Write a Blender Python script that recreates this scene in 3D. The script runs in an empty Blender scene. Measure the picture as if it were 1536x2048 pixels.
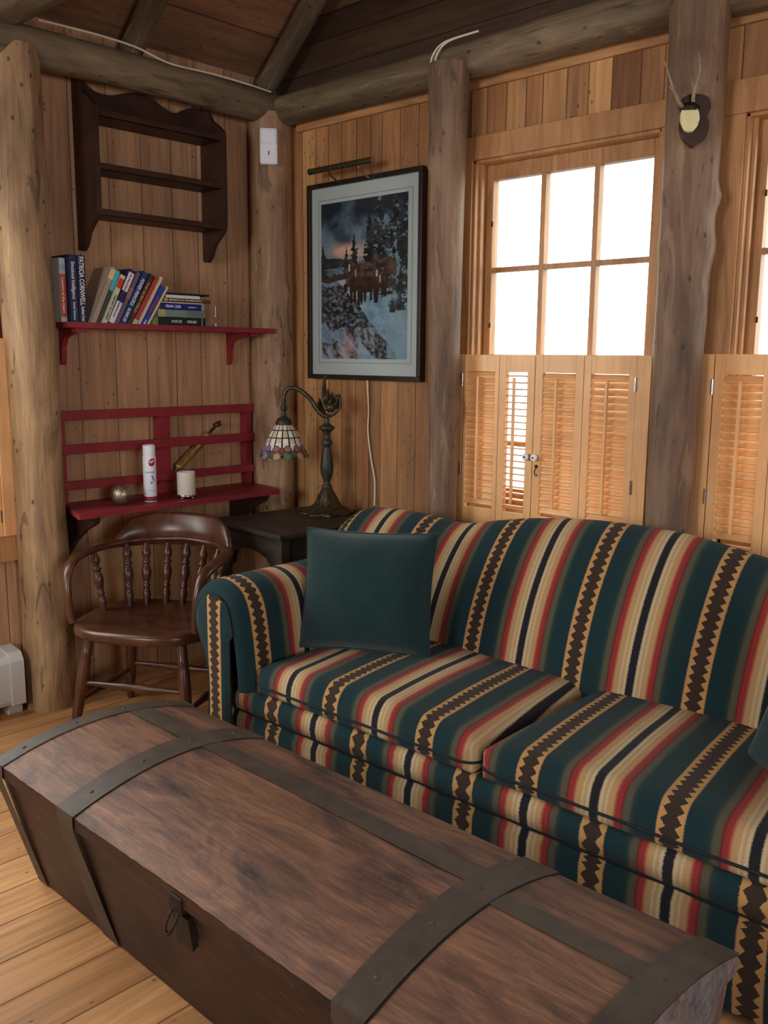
import bpy, bmesh, math, random
import numpy as np
from mathutils import Vector, Matrix, noise
random.seed(7)
C = bpy.context.scene.collection
sin, cos, pi, R = math.sin, math.cos, math.pi, math.radians

# ------------------------------------------------------------ camera, light, exposure
cam = bpy.data.cameras.new('camera'); cam_ob = bpy.data.objects.new('camera', cam); C.objects.link(cam_ob)
cam.sensor_fit = 'HORIZONTAL'; cam.sensor_width = 36.0; cam.lens = 36.0 * 1838.0 / 1536.0
cam.clip_start = 0.02
P_, RO_, Y_ = R(9.64), R(.464), R(43.68)
fw = Vector((-sin(Y_) * cos(P_), cos(Y_) * cos(P_), -sin(P_)))
rt0 = Vector((cos(Y_), sin(Y_), 0)); up0 = rt0.cross(fw)
rt = rt0 * cos(RO_) + up0 * sin(RO_); up = -rt0 * sin(RO_) + up0 * cos(RO_)
m = Matrix((rt, up, -fw)).transposed().to_4x4(); m.translation = Vector((0, 0, 1.5))
cam_ob.matrix_world = m
bpy.context.scene.camera = cam_ob

vs = bpy.context.scene.view_settings
vs.view_transform = 'Standard'; vs.look = 'None'; vs.gamma = 1; vs.exposure = 0.12; vs.use_curve_mapping = False

world = bpy.data.worlds.new('daylight'); bpy.context.scene.world = world; world.use_nodes = True
wn, wl = world.node_tree.nodes, world.node_tree.links
bg = wn['Background']
tc = wn.new('ShaderNodeTexCoord'); nz = wn.new('ShaderNodeTexNoise'); nz.inputs['Scale'].default_value = 7; nz.inputs['Detail'].default_value = 4
rp = wn.new('ShaderNodeValToRGB')
rp.color_ramp.elements[0].position = .33; rp.color_ramp.elements[0].color = (.13, .19, .175, 1)
rp.color_ramp.elements[1].position = .41; rp.color_ramp.elements[1].color = (.95, 1.0, .97, 1)
wl.new(tc.outputs['Generated'], nz.inputs['Vector']); wl.new(nz.outputs['Fac'], rp.inputs['Fac'])
sx = wn.new('ShaderNodeSeparateXYZ'); wl.new(tc.outputs['Generated'], sx.inputs[0])
mr = wn.new('ShaderNodeMapRange'); mr.inputs['From Min'].default_value = -.16; mr.inputs['From Max'].default_value = -.02
mr.inputs['To Min'].default_value = .16; mr.inputs['To Max'].default_value = 1.0
wl.new(sx.outputs['Z'], mr.inputs['Value'])
mx = wn.new('ShaderNodeMix'); mx.data_type = 'RGBA'; mx.blend_type = 'MULTIPLY'; mx.inputs['Factor'].default_value = 1
wl.new(rp.outputs['Color'], mx.inputs[6]); wl.new(mr.outputs['Result'], mx.inputs[7])
wl.new(mx.outputs[2], bg.inputs['Color']); bg.inputs['Strength'].default_value = 5.0

def area(name, loc, target, sx_, sy_, power, color):
    l = bpy.data.lights.new(name, 'AREA'); l.shape = 'RECTANGLE'; l.size = sx_; l.size_y = sy_; l.energy = power; l.color = color
    o = bpy.data.objects.new(name, l); C.objects.link(o); o.location = loc
    o.rotation_euler = (Vector(target) - Vector(loc)).to_track_quat('-Z', 'Y').to_euler()
    return o
area('daylight_back_window', (-1.5, -3.4, 1.95), (-2.6, 3.0, 1.1), 1.5, 1.2, 105, (.98, .97, .95))
area('daylight_left_window', (-3.62, .55, 1.75), (-1.0, .95, .6), 1.3, 1.1, 17, (.98, .97, .93))
area('daylight_right_window', (2.85, .3, 1.7), (-2.5, 1.6, 1.1), 1.6, 1.2, 92, (.96, .97, 1.0))

# ------------------------------------------------------------ object helpers
def tag(o, label=None, cat=None, group=None, kind=None):
    if label: o['label'] = label
    if cat: o['category'] = cat
    if group: o['group'] = group
    if kind: o['kind'] = kind
    return o
def empty(name, loc, rz=0, label=None, cat=None, group=None):
    o = bpy.data.objects.new(name, None); C.objects.link(o); o.location = loc; o.rotation_euler = (0, 0, rz)
    o.empty_display_size = .05
    return tag(o, label, cat, group)

class MB:
    """collects shapes of one mesh"""
    def __init__(s): s.v = []; s.f = []; s.uv = {}; s.mi = []; s.sm = []
    def add(s, vs_, fs, mi=0, smooth=False, uvs=None):
        b = len(s.v); s.v += [tuple(v) for v in vs_]
        for k, f in enumerate(fs):
            if uvs: s.uv[len(s.f)] = uvs[k]
            s.f.append([b + i for i in f]); s.mi.append(mi); s.sm.append(smooth)
        return s
    def box(s, a, b, mi=0, M=None, bev=0):
        x0, y0, z0 = a; x1, y1, z1 = b
        if bev:
            bm = bmesh.new(); bmesh.ops.create_cube(bm, size=1)
            for v in bm.verts: v.co = Vector(((x0 + x1) / 2 + v.co.x * (x1 - x0), (y0 + y1) / 2 + v.co.y * (y1 - y0), (z0 + z1) / 2 + v.co.z * (z1 - z0)))
            bmesh.ops.bevel(bm, geom=bm.edges[:], offset=bev, segments=2, affect='EDGES', profile=.5)
            bm.verts.index_update()
            vs_ = [v.co.copy() for v in bm.verts]; fs = [[v.index for v in f.verts] for f in bm.faces]; bm.free()
        else:
            vs_ = [Vector(p) for p in ((x0, y0, z0), (x1, y0, z0), (x1, y1, z0), (x0, y1, z0), (x0, y0, z1), (x1, y0, z1), (x1, y1, z1), (x0, y1, z1))]
            fs = [(3, 2, 1, 0), (4, 5, 6, 7), (0, 1, 5, 4), (1, 2, 6, 5), (2, 3, 7, 6), (3, 0, 4, 7)]
        if M is not None: vs_ = [M @ v for v in vs_]
        return s.add(vs_, fs, mi)
    def prism(s, pts, axis, a, b, mi=0, M=None, smooth=False):
        """polygon pts (2D) extruded along axis from a to b. axis x:(y,z) y:(x,z) z:(x,y)"""
        n = len(pts)
        def put(p, t): return {'x': Vector((t, p[0], p[1])), 'y': Vector((p[0], t, p[1])), 'z': Vector((p[0], p[1], t))}[axis]
        vs_ = [put(p, a) for p in pts] + [put(p, b) for p in pts]
        if M is not None: vs_ = [M @ v for v in vs_]
        s.add(vs_, [list(range(n))[::-1], list(range(n, 2 * n))], mi)
        return s.add(vs_, [(i, (i + 1) % n, n + (i + 1) % n, n + i) for i in range(n)], mi, smooth)
    def lathe(s, prof, n=24, M=None, mi=0, cap=True, lobes=0, amp=0.0):
        vs_ = []
        for r_, z_ in prof:
            for i in range(n):
                t = 2 * pi * i / n; q = r_ * (1 + (amp * cos(lobes * t) if lobes else 0))
                vs_.append(Vector((q * cos(t), q * sin(t), z_)))
        if M is not None: vs_ = [M @ v for v in vs_]
        fs = []
        for k in range(len(prof) - 1):
            for i in range(n): j = (i + 1) % n; fs.append((k * n + i, k * n + j, (k + 1) * n + j, (k + 1) * n + i))
        s.add(vs_, fs, mi, True)
        if cap: s.add(vs_, [list(range(n))[::-1], list(range((len(prof) - 1) * n, len(prof) * n))], mi)
        return s
    def tube(s, pts, rad, n=10, mi=0, cap=True, flat=None):
        pts = [Vector(p) for p in pts]; rs = rad if isinstance(rad, (list, tuple)) else [rad] * len(pts)
        ref = None; vs_ = []
        for k, p in enumerate(pts):
            d = (pts[min(k + 1, len(pts) - 1)] - pts[max(k - 1, 0)]).normalized()
            if ref is None: ref = d.orthogonal().normalized() if flat is None else (Vector(flat) - d * d.dot(Vector(flat))).normalized()
            ref = (ref - d * ref.dot(d)).normalized(); b = d.cross(ref)
            for i in range(n):
                t = 2 * pi * i / n; r_ = rs[k]
                if isinstance(r_, tuple): vs_.append(p + ref * cos(t) * r_[0] + b * sin(t) * r_[1])
                else: vs_.append(p + (ref * cos(t) + b * sin(t)) * r_)
        fs = [(k * n + i, k * n + (i + 1) % n, (k + 1) * n + (i + 1) % n, (k + 1) * n + i) for k in range(len(pts) - 1) for i in range(n)]
        s.add(vs_, fs, mi, True)
        if cap: s.add(vs_, [list(range(n))[::-1], list(range((len(pts) - 1) * n, len(pts) * n))], mi)
        return s
    def grid(s, fn, nu, nv, mi=0, closed_u=False, uvf=None, smooth=True):
        """fn(i/nu, j/nv)->Vector"""
        vs_ = [fn(i / nu, j / nv) for j in range(nv + 1) for i in range(nu + 1)]
        fs, uvs = [], []
        for j in range(nv):
            for i in range(nu):
                a = j * (nu + 1) + i
                fs.append((a, a + 1, a + nu + 2, a + nu + 1))
                if uvf: uvs.append([uvf(i / nu, j / nv), uvf((i + 1) / nu, j / nv), uvf((i + 1) / nu, (j + 1) / nv), uvf(i / nu, (j + 1) / nv)])
        return s.add(vs_, fs, mi, smooth, uvs or None)
    def build(s, name, mat, parent=None, loc=None, local=False, rot=None, bevel=0, subsurf=0, weld=False, colors=None):
        """world-coordinate meshes are shifted to the parent's (or own) origin; local=True keeps them as they are"""
        me = bpy.data.meshes.new(name)
        off = Vector((0, 0, 0))
        if not local:
            if parent is not None:
                q = parent
                while q is not None: off += q.location; q = q.parent
            if loc is not None: off = Vector(loc)
        me.from_pydata([Vector(v) - off for v in s.v], [], s.f)
        for mt in (mat if isinstance(mat, (list, tuple)) else [mat]): me.materials.append(mt)
        me.polygons.foreach_set('material_index', s.mi); me.polygons.foreach_set('use_smooth', s.sm)
        if s.uv:
            ul = me.uv_layers.new(name='UVMap')
            for fi, uv in s.uv.items():
                for k, li in enumerate(me.polygons[fi].loop_indices): ul.data[li].uv = uv[k]
        if colors is not None:
            at = me.color_attributes.new('paint', 'FLOAT_COLOR', 'CORNER')
            arr = np.repeat(np.asarray(colors, dtype=np.float32), [len(f) for f in s.f], axis=0)
            at.data.foreach_set('color', arr.ravel())
        bm = bmesh.new(); bm.from_mesh(me)
        if weld: bmesh.ops.remove_doubles(bm, verts=bm.verts, dist=1e-5)
        if weld or colors is None: bmesh.ops.recalc_face_normals(bm, faces=bm.faces)
        bm.to_mesh(me); bm.free()
        o = bpy.data.objects.new(name, me); C.objects.link(o)
        if parent is not None: o.parent = parent
        elif not local: o.location = off
        elif loc is not None: o.location = loc
        if rot is not None: o.rotation_euler = rot
        if bevel:
            md = o.modifiers.new('bevel', 'BEVEL'); md.width = bevel; md.segments = 2; md.limit_method = 'ANGLE'; md.angle_limit = R(40)
        if subsurf:
            md = o.modifiers.new('sub', 'SUBSURF'); md.levels = subsurf; md.render_levels = subsurf
        return o
def struct(o): o['kind'] = 'structure'; return o

# ------------------------------------------------------------ materials
def srgb(r, g, b):
    f = lambda c: (c / 255 / 12.92) if c / 255 <= .04045 else ((c / 255 + .055) / 1.055) ** 2.4
    return (f(r), f(g), f(b), 1)
class NT:
    def __init__(s, name, rough=.6, spec=.3, metal=0.0):
        s.m = bpy.data.materials.new(name); s.m.use_nodes = True; s.n = s.m.node_tree.nodes; s.l = s.m.node_tree.links
        s.b = s.n['Principled BSDF']; s.b.inputs['Roughness'].default_value = rough; s.b.inputs['Specular IOR Level'].default_value = spec; s.b.inputs['Metallic'].default_value = metal
    def new(s, t, **k):
        nd = s.n.new(t)
        for a, v in k.items(): setattr(nd, a, v)
        return nd
    def obj(s): return s.new('ShaderNodeTexCoord').outputs['Object']
    def mapping(s, vec, scale, loc=(0, 0, 0)):
        mp = s.new('ShaderNodeMapping'); mp.inputs['Scale'].default_value = scale; mp.inputs['Location'].default_value = loc
        s.l.new(vec, mp.inputs['Vector']); return mp.outputs[0]
    def noise(s, vec, scale=1, detail=4, rough=.55, dist=0, out='Fac'):
        nd = s.new('ShaderNodeTexNoise'); nd.inputs['Scale'].default_value = scale; nd.inputs['Detail'].default_value = detail
        nd.inputs['Roughness'].default_value = rough; nd.inputs['Distortion'].default_value = dist
        if vec is not None: s.l.new(vec, nd.inputs['Vector'])
        return nd.outputs[out]
    def ramp(s, fac, stops, interp='LINEAR'):
        nd = s.new('ShaderNodeValToRGB'); cr = nd.color_ramp; cr.interpolation = interp
        while len(cr.elements) < len(stops): cr.elements.new(.5)
        for e, (p, c) in zip(cr.elements, stops): e.position = p; e.color = c if len(c) == 4 else (*c, 1)
        s.l.new(fac, nd.inputs['Fac']); return nd.outputs['Color']
    def mix(s, a, b, fac, mode='MIX'):
        nd = s.new('ShaderNodeMix', data_type='RGBA', blend_type=mode)
        for i, v in ((6, a), (7, b), (0, fac)):
            if isinstance(v, (tuple, float, int)): nd.inputs[i].default_value = v
            else: s.l.new(v, nd.inputs[i])
        return nd.outputs[2]
    def math(s, op, a, b=0.0, c=0.0):
        nd = s.new('ShaderNodeMath', operation=op)
        for i, v in enumerate((a, b, c)):
            if isinstance(v, (float, int)): nd.inputs[i].default_value = v
            else: s.l.new(v, nd.inputs[i])
        return nd.outputs[0]
    def sep(s, vec): nd = s.new('ShaderNodeSeparateXYZ'); s.l.new(vec, nd.inputs[0]); return nd.outputs
    def bump(s, h, strength=.3, dist=.01):
        nd = s.new('ShaderNodeBump'); nd.inputs['Strength'].default_value = strength; nd.inputs['Distance'].default_value = dist
        s.l.new(h, nd.inputs['Height']); s.l.new(nd.outputs[0], s.b.inputs['Normal']); return nd
    def color(s, c):
        if isinstance(c, tuple): s.b.inputs['Base Color'].default_value = c
        else: s.l.new(c, s.b.inputs['Base Color'])
        return s.m
def G(v): return (v, v, v, 1)

def flat(name, c, rough=.6, metal=0.0, var=.12, scale=30, spec=.3, bump=.1):
    t = NT(name, rough, spec, metal); f = t.noise(t.obj(), scale, 3)
    d = tuple(x * (1 - var) for x in c[:3]) + (1,); e = tuple(min(1, x * (1 + var)) for x in c[:3]) + (1,)
    t.color(t.ramp(f, [(.3, d), (.7, e)]))
    if bump: t.bump(f, bump, .002)
    return t.m
def planks(name, across, along, width, cols, rough=.55, groove=.012, knots=True, seed=0.0, randomness=.75, grain=1.0, sx_=None):
    """boards side by side along axis `across`, grain along `along`"""
    t = NT(name, rough, .3); o = t.obj(); xyz = t.sep(o)
    w = t.math('ADD', xyz['XYZ'.index(across)], seed)
    v1 = t.new('ShaderNodeTexVoronoi', voronoi_dimensions='1D', feature='F1'); v1.inputs['Scale'].default_value = 1 / width; v1.inputs['Randomness'].default_value = randomness
    v2 = t.new('ShaderNodeTexVoronoi', voronoi_dimensions='1D', feature='DISTANCE_TO_EDGE'); v2.inputs['Scale'].default_value = 1 / width; v2.inputs['Randomness'].default_value = randomness
    for v in (v1, v2): t.l.new(w, v.inputs['W'])
    rnd = t.sep(v1.outputs['Color'])
    sc = [28, 28, 28]; sc['XYZ'.index(along)] = 1.6
    sh = t.new('ShaderNodeVectorMath', operation='MULTIPLY_ADD'); t.l.new(v1.outputs['Color'], sh.inputs[0]); sh.inputs[1].default_value = (7, 7, 7); t.l.new(o, sh.inputs[2])
    gn = t.noise(t.mapping(sh.outputs[0], sc), 1.0 * grain, 5, .6, 1.2)
    sc2 = [4, 4, 4]; sc2['XYZ'.index(along)] = 1.1
    big = t.noise(t.mapping(sh.outputs[0], sc2), 1, 3)
    n = len(cols); base = t.ramp(rnd[0], [((k + .5) / n, c) for k, c in enumerate(cols)])
    c1 = t.mix(base, t.ramp(gn, [(.32, G(.62)), (.62, G(1.12))]), .85, 'MULTIPLY')
    c2 = t.mix(c1, t.ramp(big, [(.3, G(.74)), (.7, G(1.15))]), .8, 'MULTIPLY')
    if knots:
        kn = t.new('ShaderNodeTexVoronoi', voronoi_dimensions='3D', feature='F1'); ks = [8, 8, 8]; ks['XYZ'.index(along)] = 4.6
        t.l.new(t.mapping(sh.outputs[0], ks), kn.inputs['Vector'])
        kq = t.math('GREATER_THAN', t.sep(kn.outputs['Color'])[1], .80)
        c2 = t.mix(c2, srgb(58, 30, 20), t.math('MULTIPLY', kq, t.ramp(kn.outputs['Distance'], [(.05, G(.9)), (.12, G(.5)), (.20, G(0))])))
    ed = t.ramp(v2.outputs['Distance'], [(0, G(1)), (groove / width, G(0))])
    c3 = t.mix(c2, srgb(35, 20, 12), t.mix(G(0), ed, .75))
    t.color(c3)
    h = t.math('SUBTRACT', t.math('MULTIPLY', gn, .25), ed); t.bump(h, .5, .004)
    return t.m
def logmat(name, cols, seed=0.0, rough=.6, contrast=1.0, sheen=None):
    t = NT(name, rough, .35); o = t.mapping(t.obj(), (1, 1, 1), (seed, seed * 1.7, seed * .3))
    a = t.noise(t.mapping(o, (9, 9, 1.7)), 1, 5, .6, .8)
    b = t.noise(t.mapping(o, (42, 42, 3.2)), 1, 4, .65, .5)
    c = t.noise(t.mapping(o, (3.2, 3.2, 2.0)), 1, 2, .5)
    n = len(cols); base = t.ramp(a, [(.28 + .44 * k / (n - 1), q) for k, q in enumerate(cols)])
    base = t.mix(base, t.ramp(b, [(.3, G(.68)), (.65, G(1.12))]), .8 * contrast, 'MULTIPLY')
    base = t.mix(base, t.ramp(c, [(.35, G(.70)), (.65, G(1.15))]), .8, 'MULTIPLY')
    kn = t.new('ShaderNodeTexVoronoi', feature='F1'); t.l.new(t.mapping(o, (5.5, 5.5, 3.3)), kn.inputs['Vector'])
    kq = t.math('GREATER_THAN', t.sep(kn.outputs['Color'])[1], .72)
    base = t.mix(base, srgb(44, 28, 20), t.math('MULTIPLY', kq, t.ramp(kn.outputs['Distance'], [(.05, G(.9)), (.14, G(.5)), (.22, G(0))])))
    pt = t.noise(t.mapping(o, (14, 14, 2.6), (3, 1, 2)), 1, 3, .5, 1.5)
    base = t.mix(base, tuple(min(1, q * 1.35) for q in cols[-1][:3]) + (1,), t.ramp(pt, [(.60, G(0)), (.68, G(.35))]))
    base = t.mix(base, tuple(q * .5 for q in cols[0][:3]) + (1,), t.ramp(pt, [(.33, G(.6)), (.37, G(0))]))
    t.color(base); t.bump(t.math('ADD', b, a), .45, .012)
    return t.m
def stain_wood(name, c_dark, c_light, scale=(4, 30, 30), rough=.35, spec=.4, bump=.15):
    t = NT(name, rough, spec); o = t.obj()
    a = t.noise(t.mapping(o, scale), 1, 5, .6, 1.0); b = t.noise(o, 3.0, 3)
    c = t.mix(t.ramp(a, [(.3, c_dark), (.7, c_light)]), t.ramp(b, [(.3, G(.75)), (.7, G(1.15))]), .7, 'MULTIPLY')
    t.color(c); t.bump(a, bump, .003); return t.m
def vpaint(name, rough=.6, spec=.3, bump=0):
    t = NT(name, rough, spec); at = t.new('ShaderNodeAttribute'); at.attribute_name = 'paint'; t.color(at.outputs['Color']); return t.m

M = {}
M['wall_left'] = planks('pine_boards_left', 'Y', 'Z', .165, [srgb(190, 148, 112), srgb(206, 162, 120), srgb(178, 136, 104), srgb(214, 170, 124), srgb(164, 124, 96), srgb(196, 152, 114)], seed=.3, groove=.004)
M['wall_right'] = planks('pine_boards_right', 'X', 'Z', .095, [srgb(176, 126, 84), srgb(204, 156, 104), srgb(128, 88, 60), srgb(196, 144, 94), srgb(142, 96, 64), srgb(212, 164, 110)], seed=4.1, groove=.004)
M['gable'] = planks('dark_boards', 'Z', 'X', .13, [srgb(104, 80, 58), srgb(84, 64, 48), srgb(64, 52, 42)], seed=1.2, groove=.006)
M['roof'] = planks('roof_boards', 'X', 'Y', .2, [srgb(146, 112, 86), srgb(160, 120, 88), srgb(134, 100, 76)], seed=2.2, groove=.006)
M['floor'] = planks('floor_boards', 'X', 'Y', .15, [srgb(196, 144, 94), srgb(188, 136, 88), srgb(204, 152, 100)], rough=.45, seed=.55, groove=.004, randomness=.2)
M['log_l'] = logmat('log_yellow', [srgb(106, 82, 60), srgb(150, 120, 90), srgb(170, 140, 102), srgb(132, 104, 78)], 2.3)
M['log_c'] = logmat('log_tan', [srgb(120, 94, 72), srgb(166, 132, 102), srgb(184, 150, 118)], 5.1)
M['log_r'] = logmat('log_grey_brown', [srgb(98, 78, 64), srgb(130, 104, 84), srgb(152, 124, 100)], 8.7)
M['beam'] = logmat('log_dark', [srgb(88, 76, 60), srgb(116, 100, 80), srgb(140, 124, 96)], 11.2)
M['trim'] = stain_wood('fir_trim', srgb(160, 114, 72), srgb(198, 150, 102), (30, 30, 3), .45)
M['trimx'] = stain_wood('fir_trim_cross', srgb(160, 114, 72), srgb(198, 150, 102), (3, 30, 30), .45)
M['shutter'] = stain_wood('varnished_pine', srgb(222, 166, 112), srgb(240, 190, 132), (24, 24, 2.5), .35, .4, .05)
M['louver'] = stain_wood('varnished_pine_slats', srgb(218, 158, 102), srgb(238, 186, 126), (3, 24, 24), .35, .4, .05)
M['darkshelf'] = stain_wood('dark_brown_paint', srgb(50, 31, 24), srgb(72, 46, 36), (6, 6, 6), .5, .3)
M['red'] = flat('dark_red_paint', srgb(138, 42, 50), .5, 0, .15, 14, .35, .12)
M['black_table'] = stain_wood('blackened_wood', srgb(38, 34, 29), srgb(64, 57, 48), (3, 20, 20), .5, .3)
M['chair'] = stain_wood('oiled_brown_wood', srgb(52, 29, 20), srgb(94, 56, 36), (8, 8, 3), .3, .5)
M['bronze'] = flat('aged_bronze', srgb(84, 76, 58), .42, .75, .45, 60, .5, .3)
M['bronze_green'] = flat('verdigris_bronze', srgb(58, 62, 52), .5, .5, .4, 60, .5, .3)
M['brass'] = flat('old_brass', srgb(176, 146, 86), .4, .7, .3, 25)
M['chrome'] = flat('bright_metal', srgb(190, 190, 190), .25, 1, .05, 30)
M['dark_metal'] = flat('dark_metal', srgb(48, 42, 36), .5, .6, .2, 30)
M['white'] = flat('white_plastic', srgb(236, 240, 250), .4, 0, .02, 10, .4, 0)
M['white_paint'] = flat('white_enamel', srgb(205, 206, 204), .45, 0, .04, 10)
M['cable'] = flat('white_cable', srgb(214, 208, 190), .5, 0, .05, 10)
M['black'] = flat('black_plastic', srgb(22, 22, 24), .5, 0, .1, 10)
M['frame'] = stain_wood('black_brown_frame', srgb(30, 22, 20), srgb(48, 36, 30), (10, 10, 10), .3)
M['paper'] = flat('book_pages', srgb(214, 200, 172), .8, 0, .1, 120)
M['horn'] = flat('antler_bone', srgb(150, 134, 112), .6, 0, .3, 40)
M['bone'] = flat('skull_cap', srgb(225, 222, 170), .6, 0, .08, 40)
M['wax'] = flat('white_wax', srgb(220, 214, 204), .45, 0, .04, 20)
M['paint'] = vpaint('painted_print', .3, .4)
M['shade'] = vpaint('stained_glass', .25, .5); M['shade'].node_tree.nodes['Principled BSDF'].inputs['Transmission Weight'].default_value = .12; M['shade'].node_tree.nodes['Principled BSDF'].inputs['Roughness'].default_value = .45
def glass(name, tint=(1, 1, 1, 1), refl=.06):
    t = NT(name); n, l = t.n, t.l; tr = n.new('ShaderNodeBsdfTransparent'); tr.inputs[0].default_value = tint
    gl = n.new('ShaderNodeBsdfGlossy'); gl.inputs['Roughness'].default_value = .03
    ms = n.new('ShaderNodeMixShader'); fr = n.new('ShaderNodeMath'); fr.operation = 'MULTIPLY_ADD'; lw = n.new('ShaderNodeLayerWeight'); lw.inputs[0].default_value = .5; pw = n.new('ShaderNodeMath'); pw.operation = 'POWER'; pw.inputs[1].default_value = 4; l.new(lw.outputs['Facing'], pw.inputs[0]); l.new(pw.outputs[0], fr.inputs[0]); fr.inputs[1].default_value = .5; fr.inputs[2].default_value = .025
    l.new(fr.outputs[0], ms.inputs[0]); l.new(tr.outputs[0], ms.inputs[1]); l.new(gl.outputs[0], ms.inputs[2]); l.new(ms.outputs[0], n['Material Output'].inputs[0])
    return t.m
M['glass'] = glass('window_glass'); M['clear'] = glass('clear_glass', (.93, .95, .95, 1))

def stripes():
    """woven serape stripes: U in pattern repeats (0 = middle of a zigzag), V in metres along the stripe"""
    t = NT('striped_upholstery', .95, .1); uv = t.new('ShaderNodeTexCoord').outputs['UV']; s_ = t.sep(uv)
    wob = t.math('MULTIPLY', t.math('SUBTRACT', t.noise(t.mapping(uv, (60, 300, 1)), 1, 2), .5), .022)
    u = t.math('FRACT', t.math('ADD', t.math('ADD', s_[0], wob), 20.5))
    d = t.math('ABSOLUTE', t.math('SUBTRACT', u, .5))       # 0 middle of the zigzag, .5 black line
    teal, teal2, olive = srgb(28, 50, 54), srgb(40, 58, 56), srgb(84, 80, 62)
    red, red2, orange = srgb(140, 50, 50), srgb(98, 36, 42), srgb(160, 92, 66)
    tan, cream, blk, brown, zig = srgb(176, 140, 98), srgb(190, 172, 136), srgb(36, 34, 40), srgb(58, 46, 40), srgb(182, 140, 88)
    st = [(0, teal), (.215, teal), (.245, teal2), (.265, olive), (.298, olive), (.308, red2), (.322, red), (.348, red), (.36, orange), (.372, tan), (.405, tan), (.415, cream), (.435, tan), (.452, cream), (.463, cream), (.472, blk)]
    col = t.ramp(d, [(p, c) for p, c in st])
    tri = t.math('PINGPONG', s_[1], .014); tri = t.math('DIVIDE', tri, .014)
    bd = t.math('ADD', t.math('MULTIPLY', tri, .038), .030)
    isb = t.math('LESS_THAN', d, bd); isz = t.math('LESS_THAN', d, .088)
    edge = t.math('MULTIPLY', t.math('GREATER_THAN', d, .083), isz)
    col = t.mix(col, zig, isz); col = t.mix(col, brown, isb); col = t.mix(col, srgb(96, 60, 60), t.math('MULTIPLY', edge, .7))
    wv = t.noise(t.mapping(uv, (120, 420, 1)), 1, 3, .7); ob = t.noise(t.obj(), 260, 2, .6)
    col = t.mix(col, t.ramp(wv, [(.25, G(.74)), (.7, G(1.15))]), .8, 'MULTIPLY')
    t.b.inputs['Sheen Weight'].default_value = .06; t.b.inputs['Sheen Roughness'].default_value = .5
    t.color(col); t.bump(t.math('ADD', wv, ob), .5, .003); return t.m
M['stripe'] = stripes()
def woven(name, a, b):
    t = NT(name, .95, .1); w = t.new('ShaderNodeTexWave', wave_type='BANDS', bands_direction='Z'); w.inputs['Scale'].default_value = 95; w.inputs['Distortion'].default_value = 1.5
    t.l.new(t.obj(), w.inputs['Vector']); n_ = t.noise(t.obj(), 160, 3)
    c = t.mix(t.ramp(n_, [(.3, a), (.7, b)]), t.ramp(w.outputs['Fac'], [(0, G(.75)), (1, G(1.1))]), .6, 'MULTIPLY'); t.color(c)
    t.b.inputs['Sheen Weight'].default_value = .2
    t.bump(w.outputs['Fac'], .4, .003); return t.m
M['teal'] = woven('dark_teal_cloth', srgb(24, 46, 48), srgb(32, 58, 60))
M['welt'] = flat('dark_welt_cord', srgb(30, 34, 38), .9, 0, .3, 200)

def trunk_wood(name, cols, seed, rough):
    t = NT(name, rough, .4); o = t.mapping(t.obj(), (1, 1, 1), (seed, seed, 0))
    a = t.noise(t.mapping(o, (3.5, 34, 30)), 1, 7, .7, 1.0); b = t.noise(t.mapping(o, (3.2, 7.5, 6)), 1, 6, .65, .8)
    sc = t.noise(t.mapping(o, (14, 90, 60)), 1, 6, .8, 2.5); sp = t.noise(o, 95, 2, .5)
    c = t.ramp(b, [(.32, cols[0]), (.45, cols[1]), (.58, cols[2]), (.7, cols[3])])
    c = t.mix(c, t.ramp(a, [(.32, G(.42)), (.5, G(.85)), (.66, G(1.3))]), .9, 'MULTIPLY')
    fi = t.noise(t.mapping(o, (5, 190, 120)), 1, 4, .7, .6); c = t.mix(c, t.ramp(fi, [(.35, G(.6)), (.55, G(1)), (.7, G(1.35))]), .6, 'MULTIPLY')
    c = t.mix(c, srgb(168, 128, 100), t.ramp(sc, [(.58, G(0)), (.72, G(.45))]))
    c = t.mix(c, srgb(176, 160, 140), t.ramp(sp, [(.76, G(0)), (.82, G(.5))]))
    t.color(c); t.bump(t.math('ADD', a, sc), .3, .004); return t.m
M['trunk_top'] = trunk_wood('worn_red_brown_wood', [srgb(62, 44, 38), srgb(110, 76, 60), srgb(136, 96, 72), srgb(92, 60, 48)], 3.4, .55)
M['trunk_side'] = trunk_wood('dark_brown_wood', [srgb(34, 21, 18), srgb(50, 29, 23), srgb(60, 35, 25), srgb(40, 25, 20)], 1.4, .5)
M['trunk_end'] = trunk_wood('cool_lit_worn_wood', [srgb(96, 100, 106), srgb(120, 116, 118), srgb(118, 84, 74), srgb(84, 92, 98)], 6.4, .6)  # weathered end wood; cool glancing window light painted in as blue-grey
M['iron'] = flat('tarnished_iron_band', srgb(68, 56, 45), .6, .0, .3, 18, .4, .3)

# ------------------------------------------------------------ setting
XA, YB = -3.75, 3.10
RZ = lambda x: 2.80 + .85 * (x - XA) if x < -.4 else 2.80 + .85 * (-.4 - XA) - .85 * (x + .4)
def struct_box(name, mat, *boxes, bevel=0, loc=(0, 0, 0)):
    b = MB()
    for a in boxes: b.box(*a)
    return struct(b.build(name, mat, loc=loc, bevel=bevel))
struct_box('floor', M['floor'], ((-3.9, -3.6, -.08), (3.1, 3.3, 0)))
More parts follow.
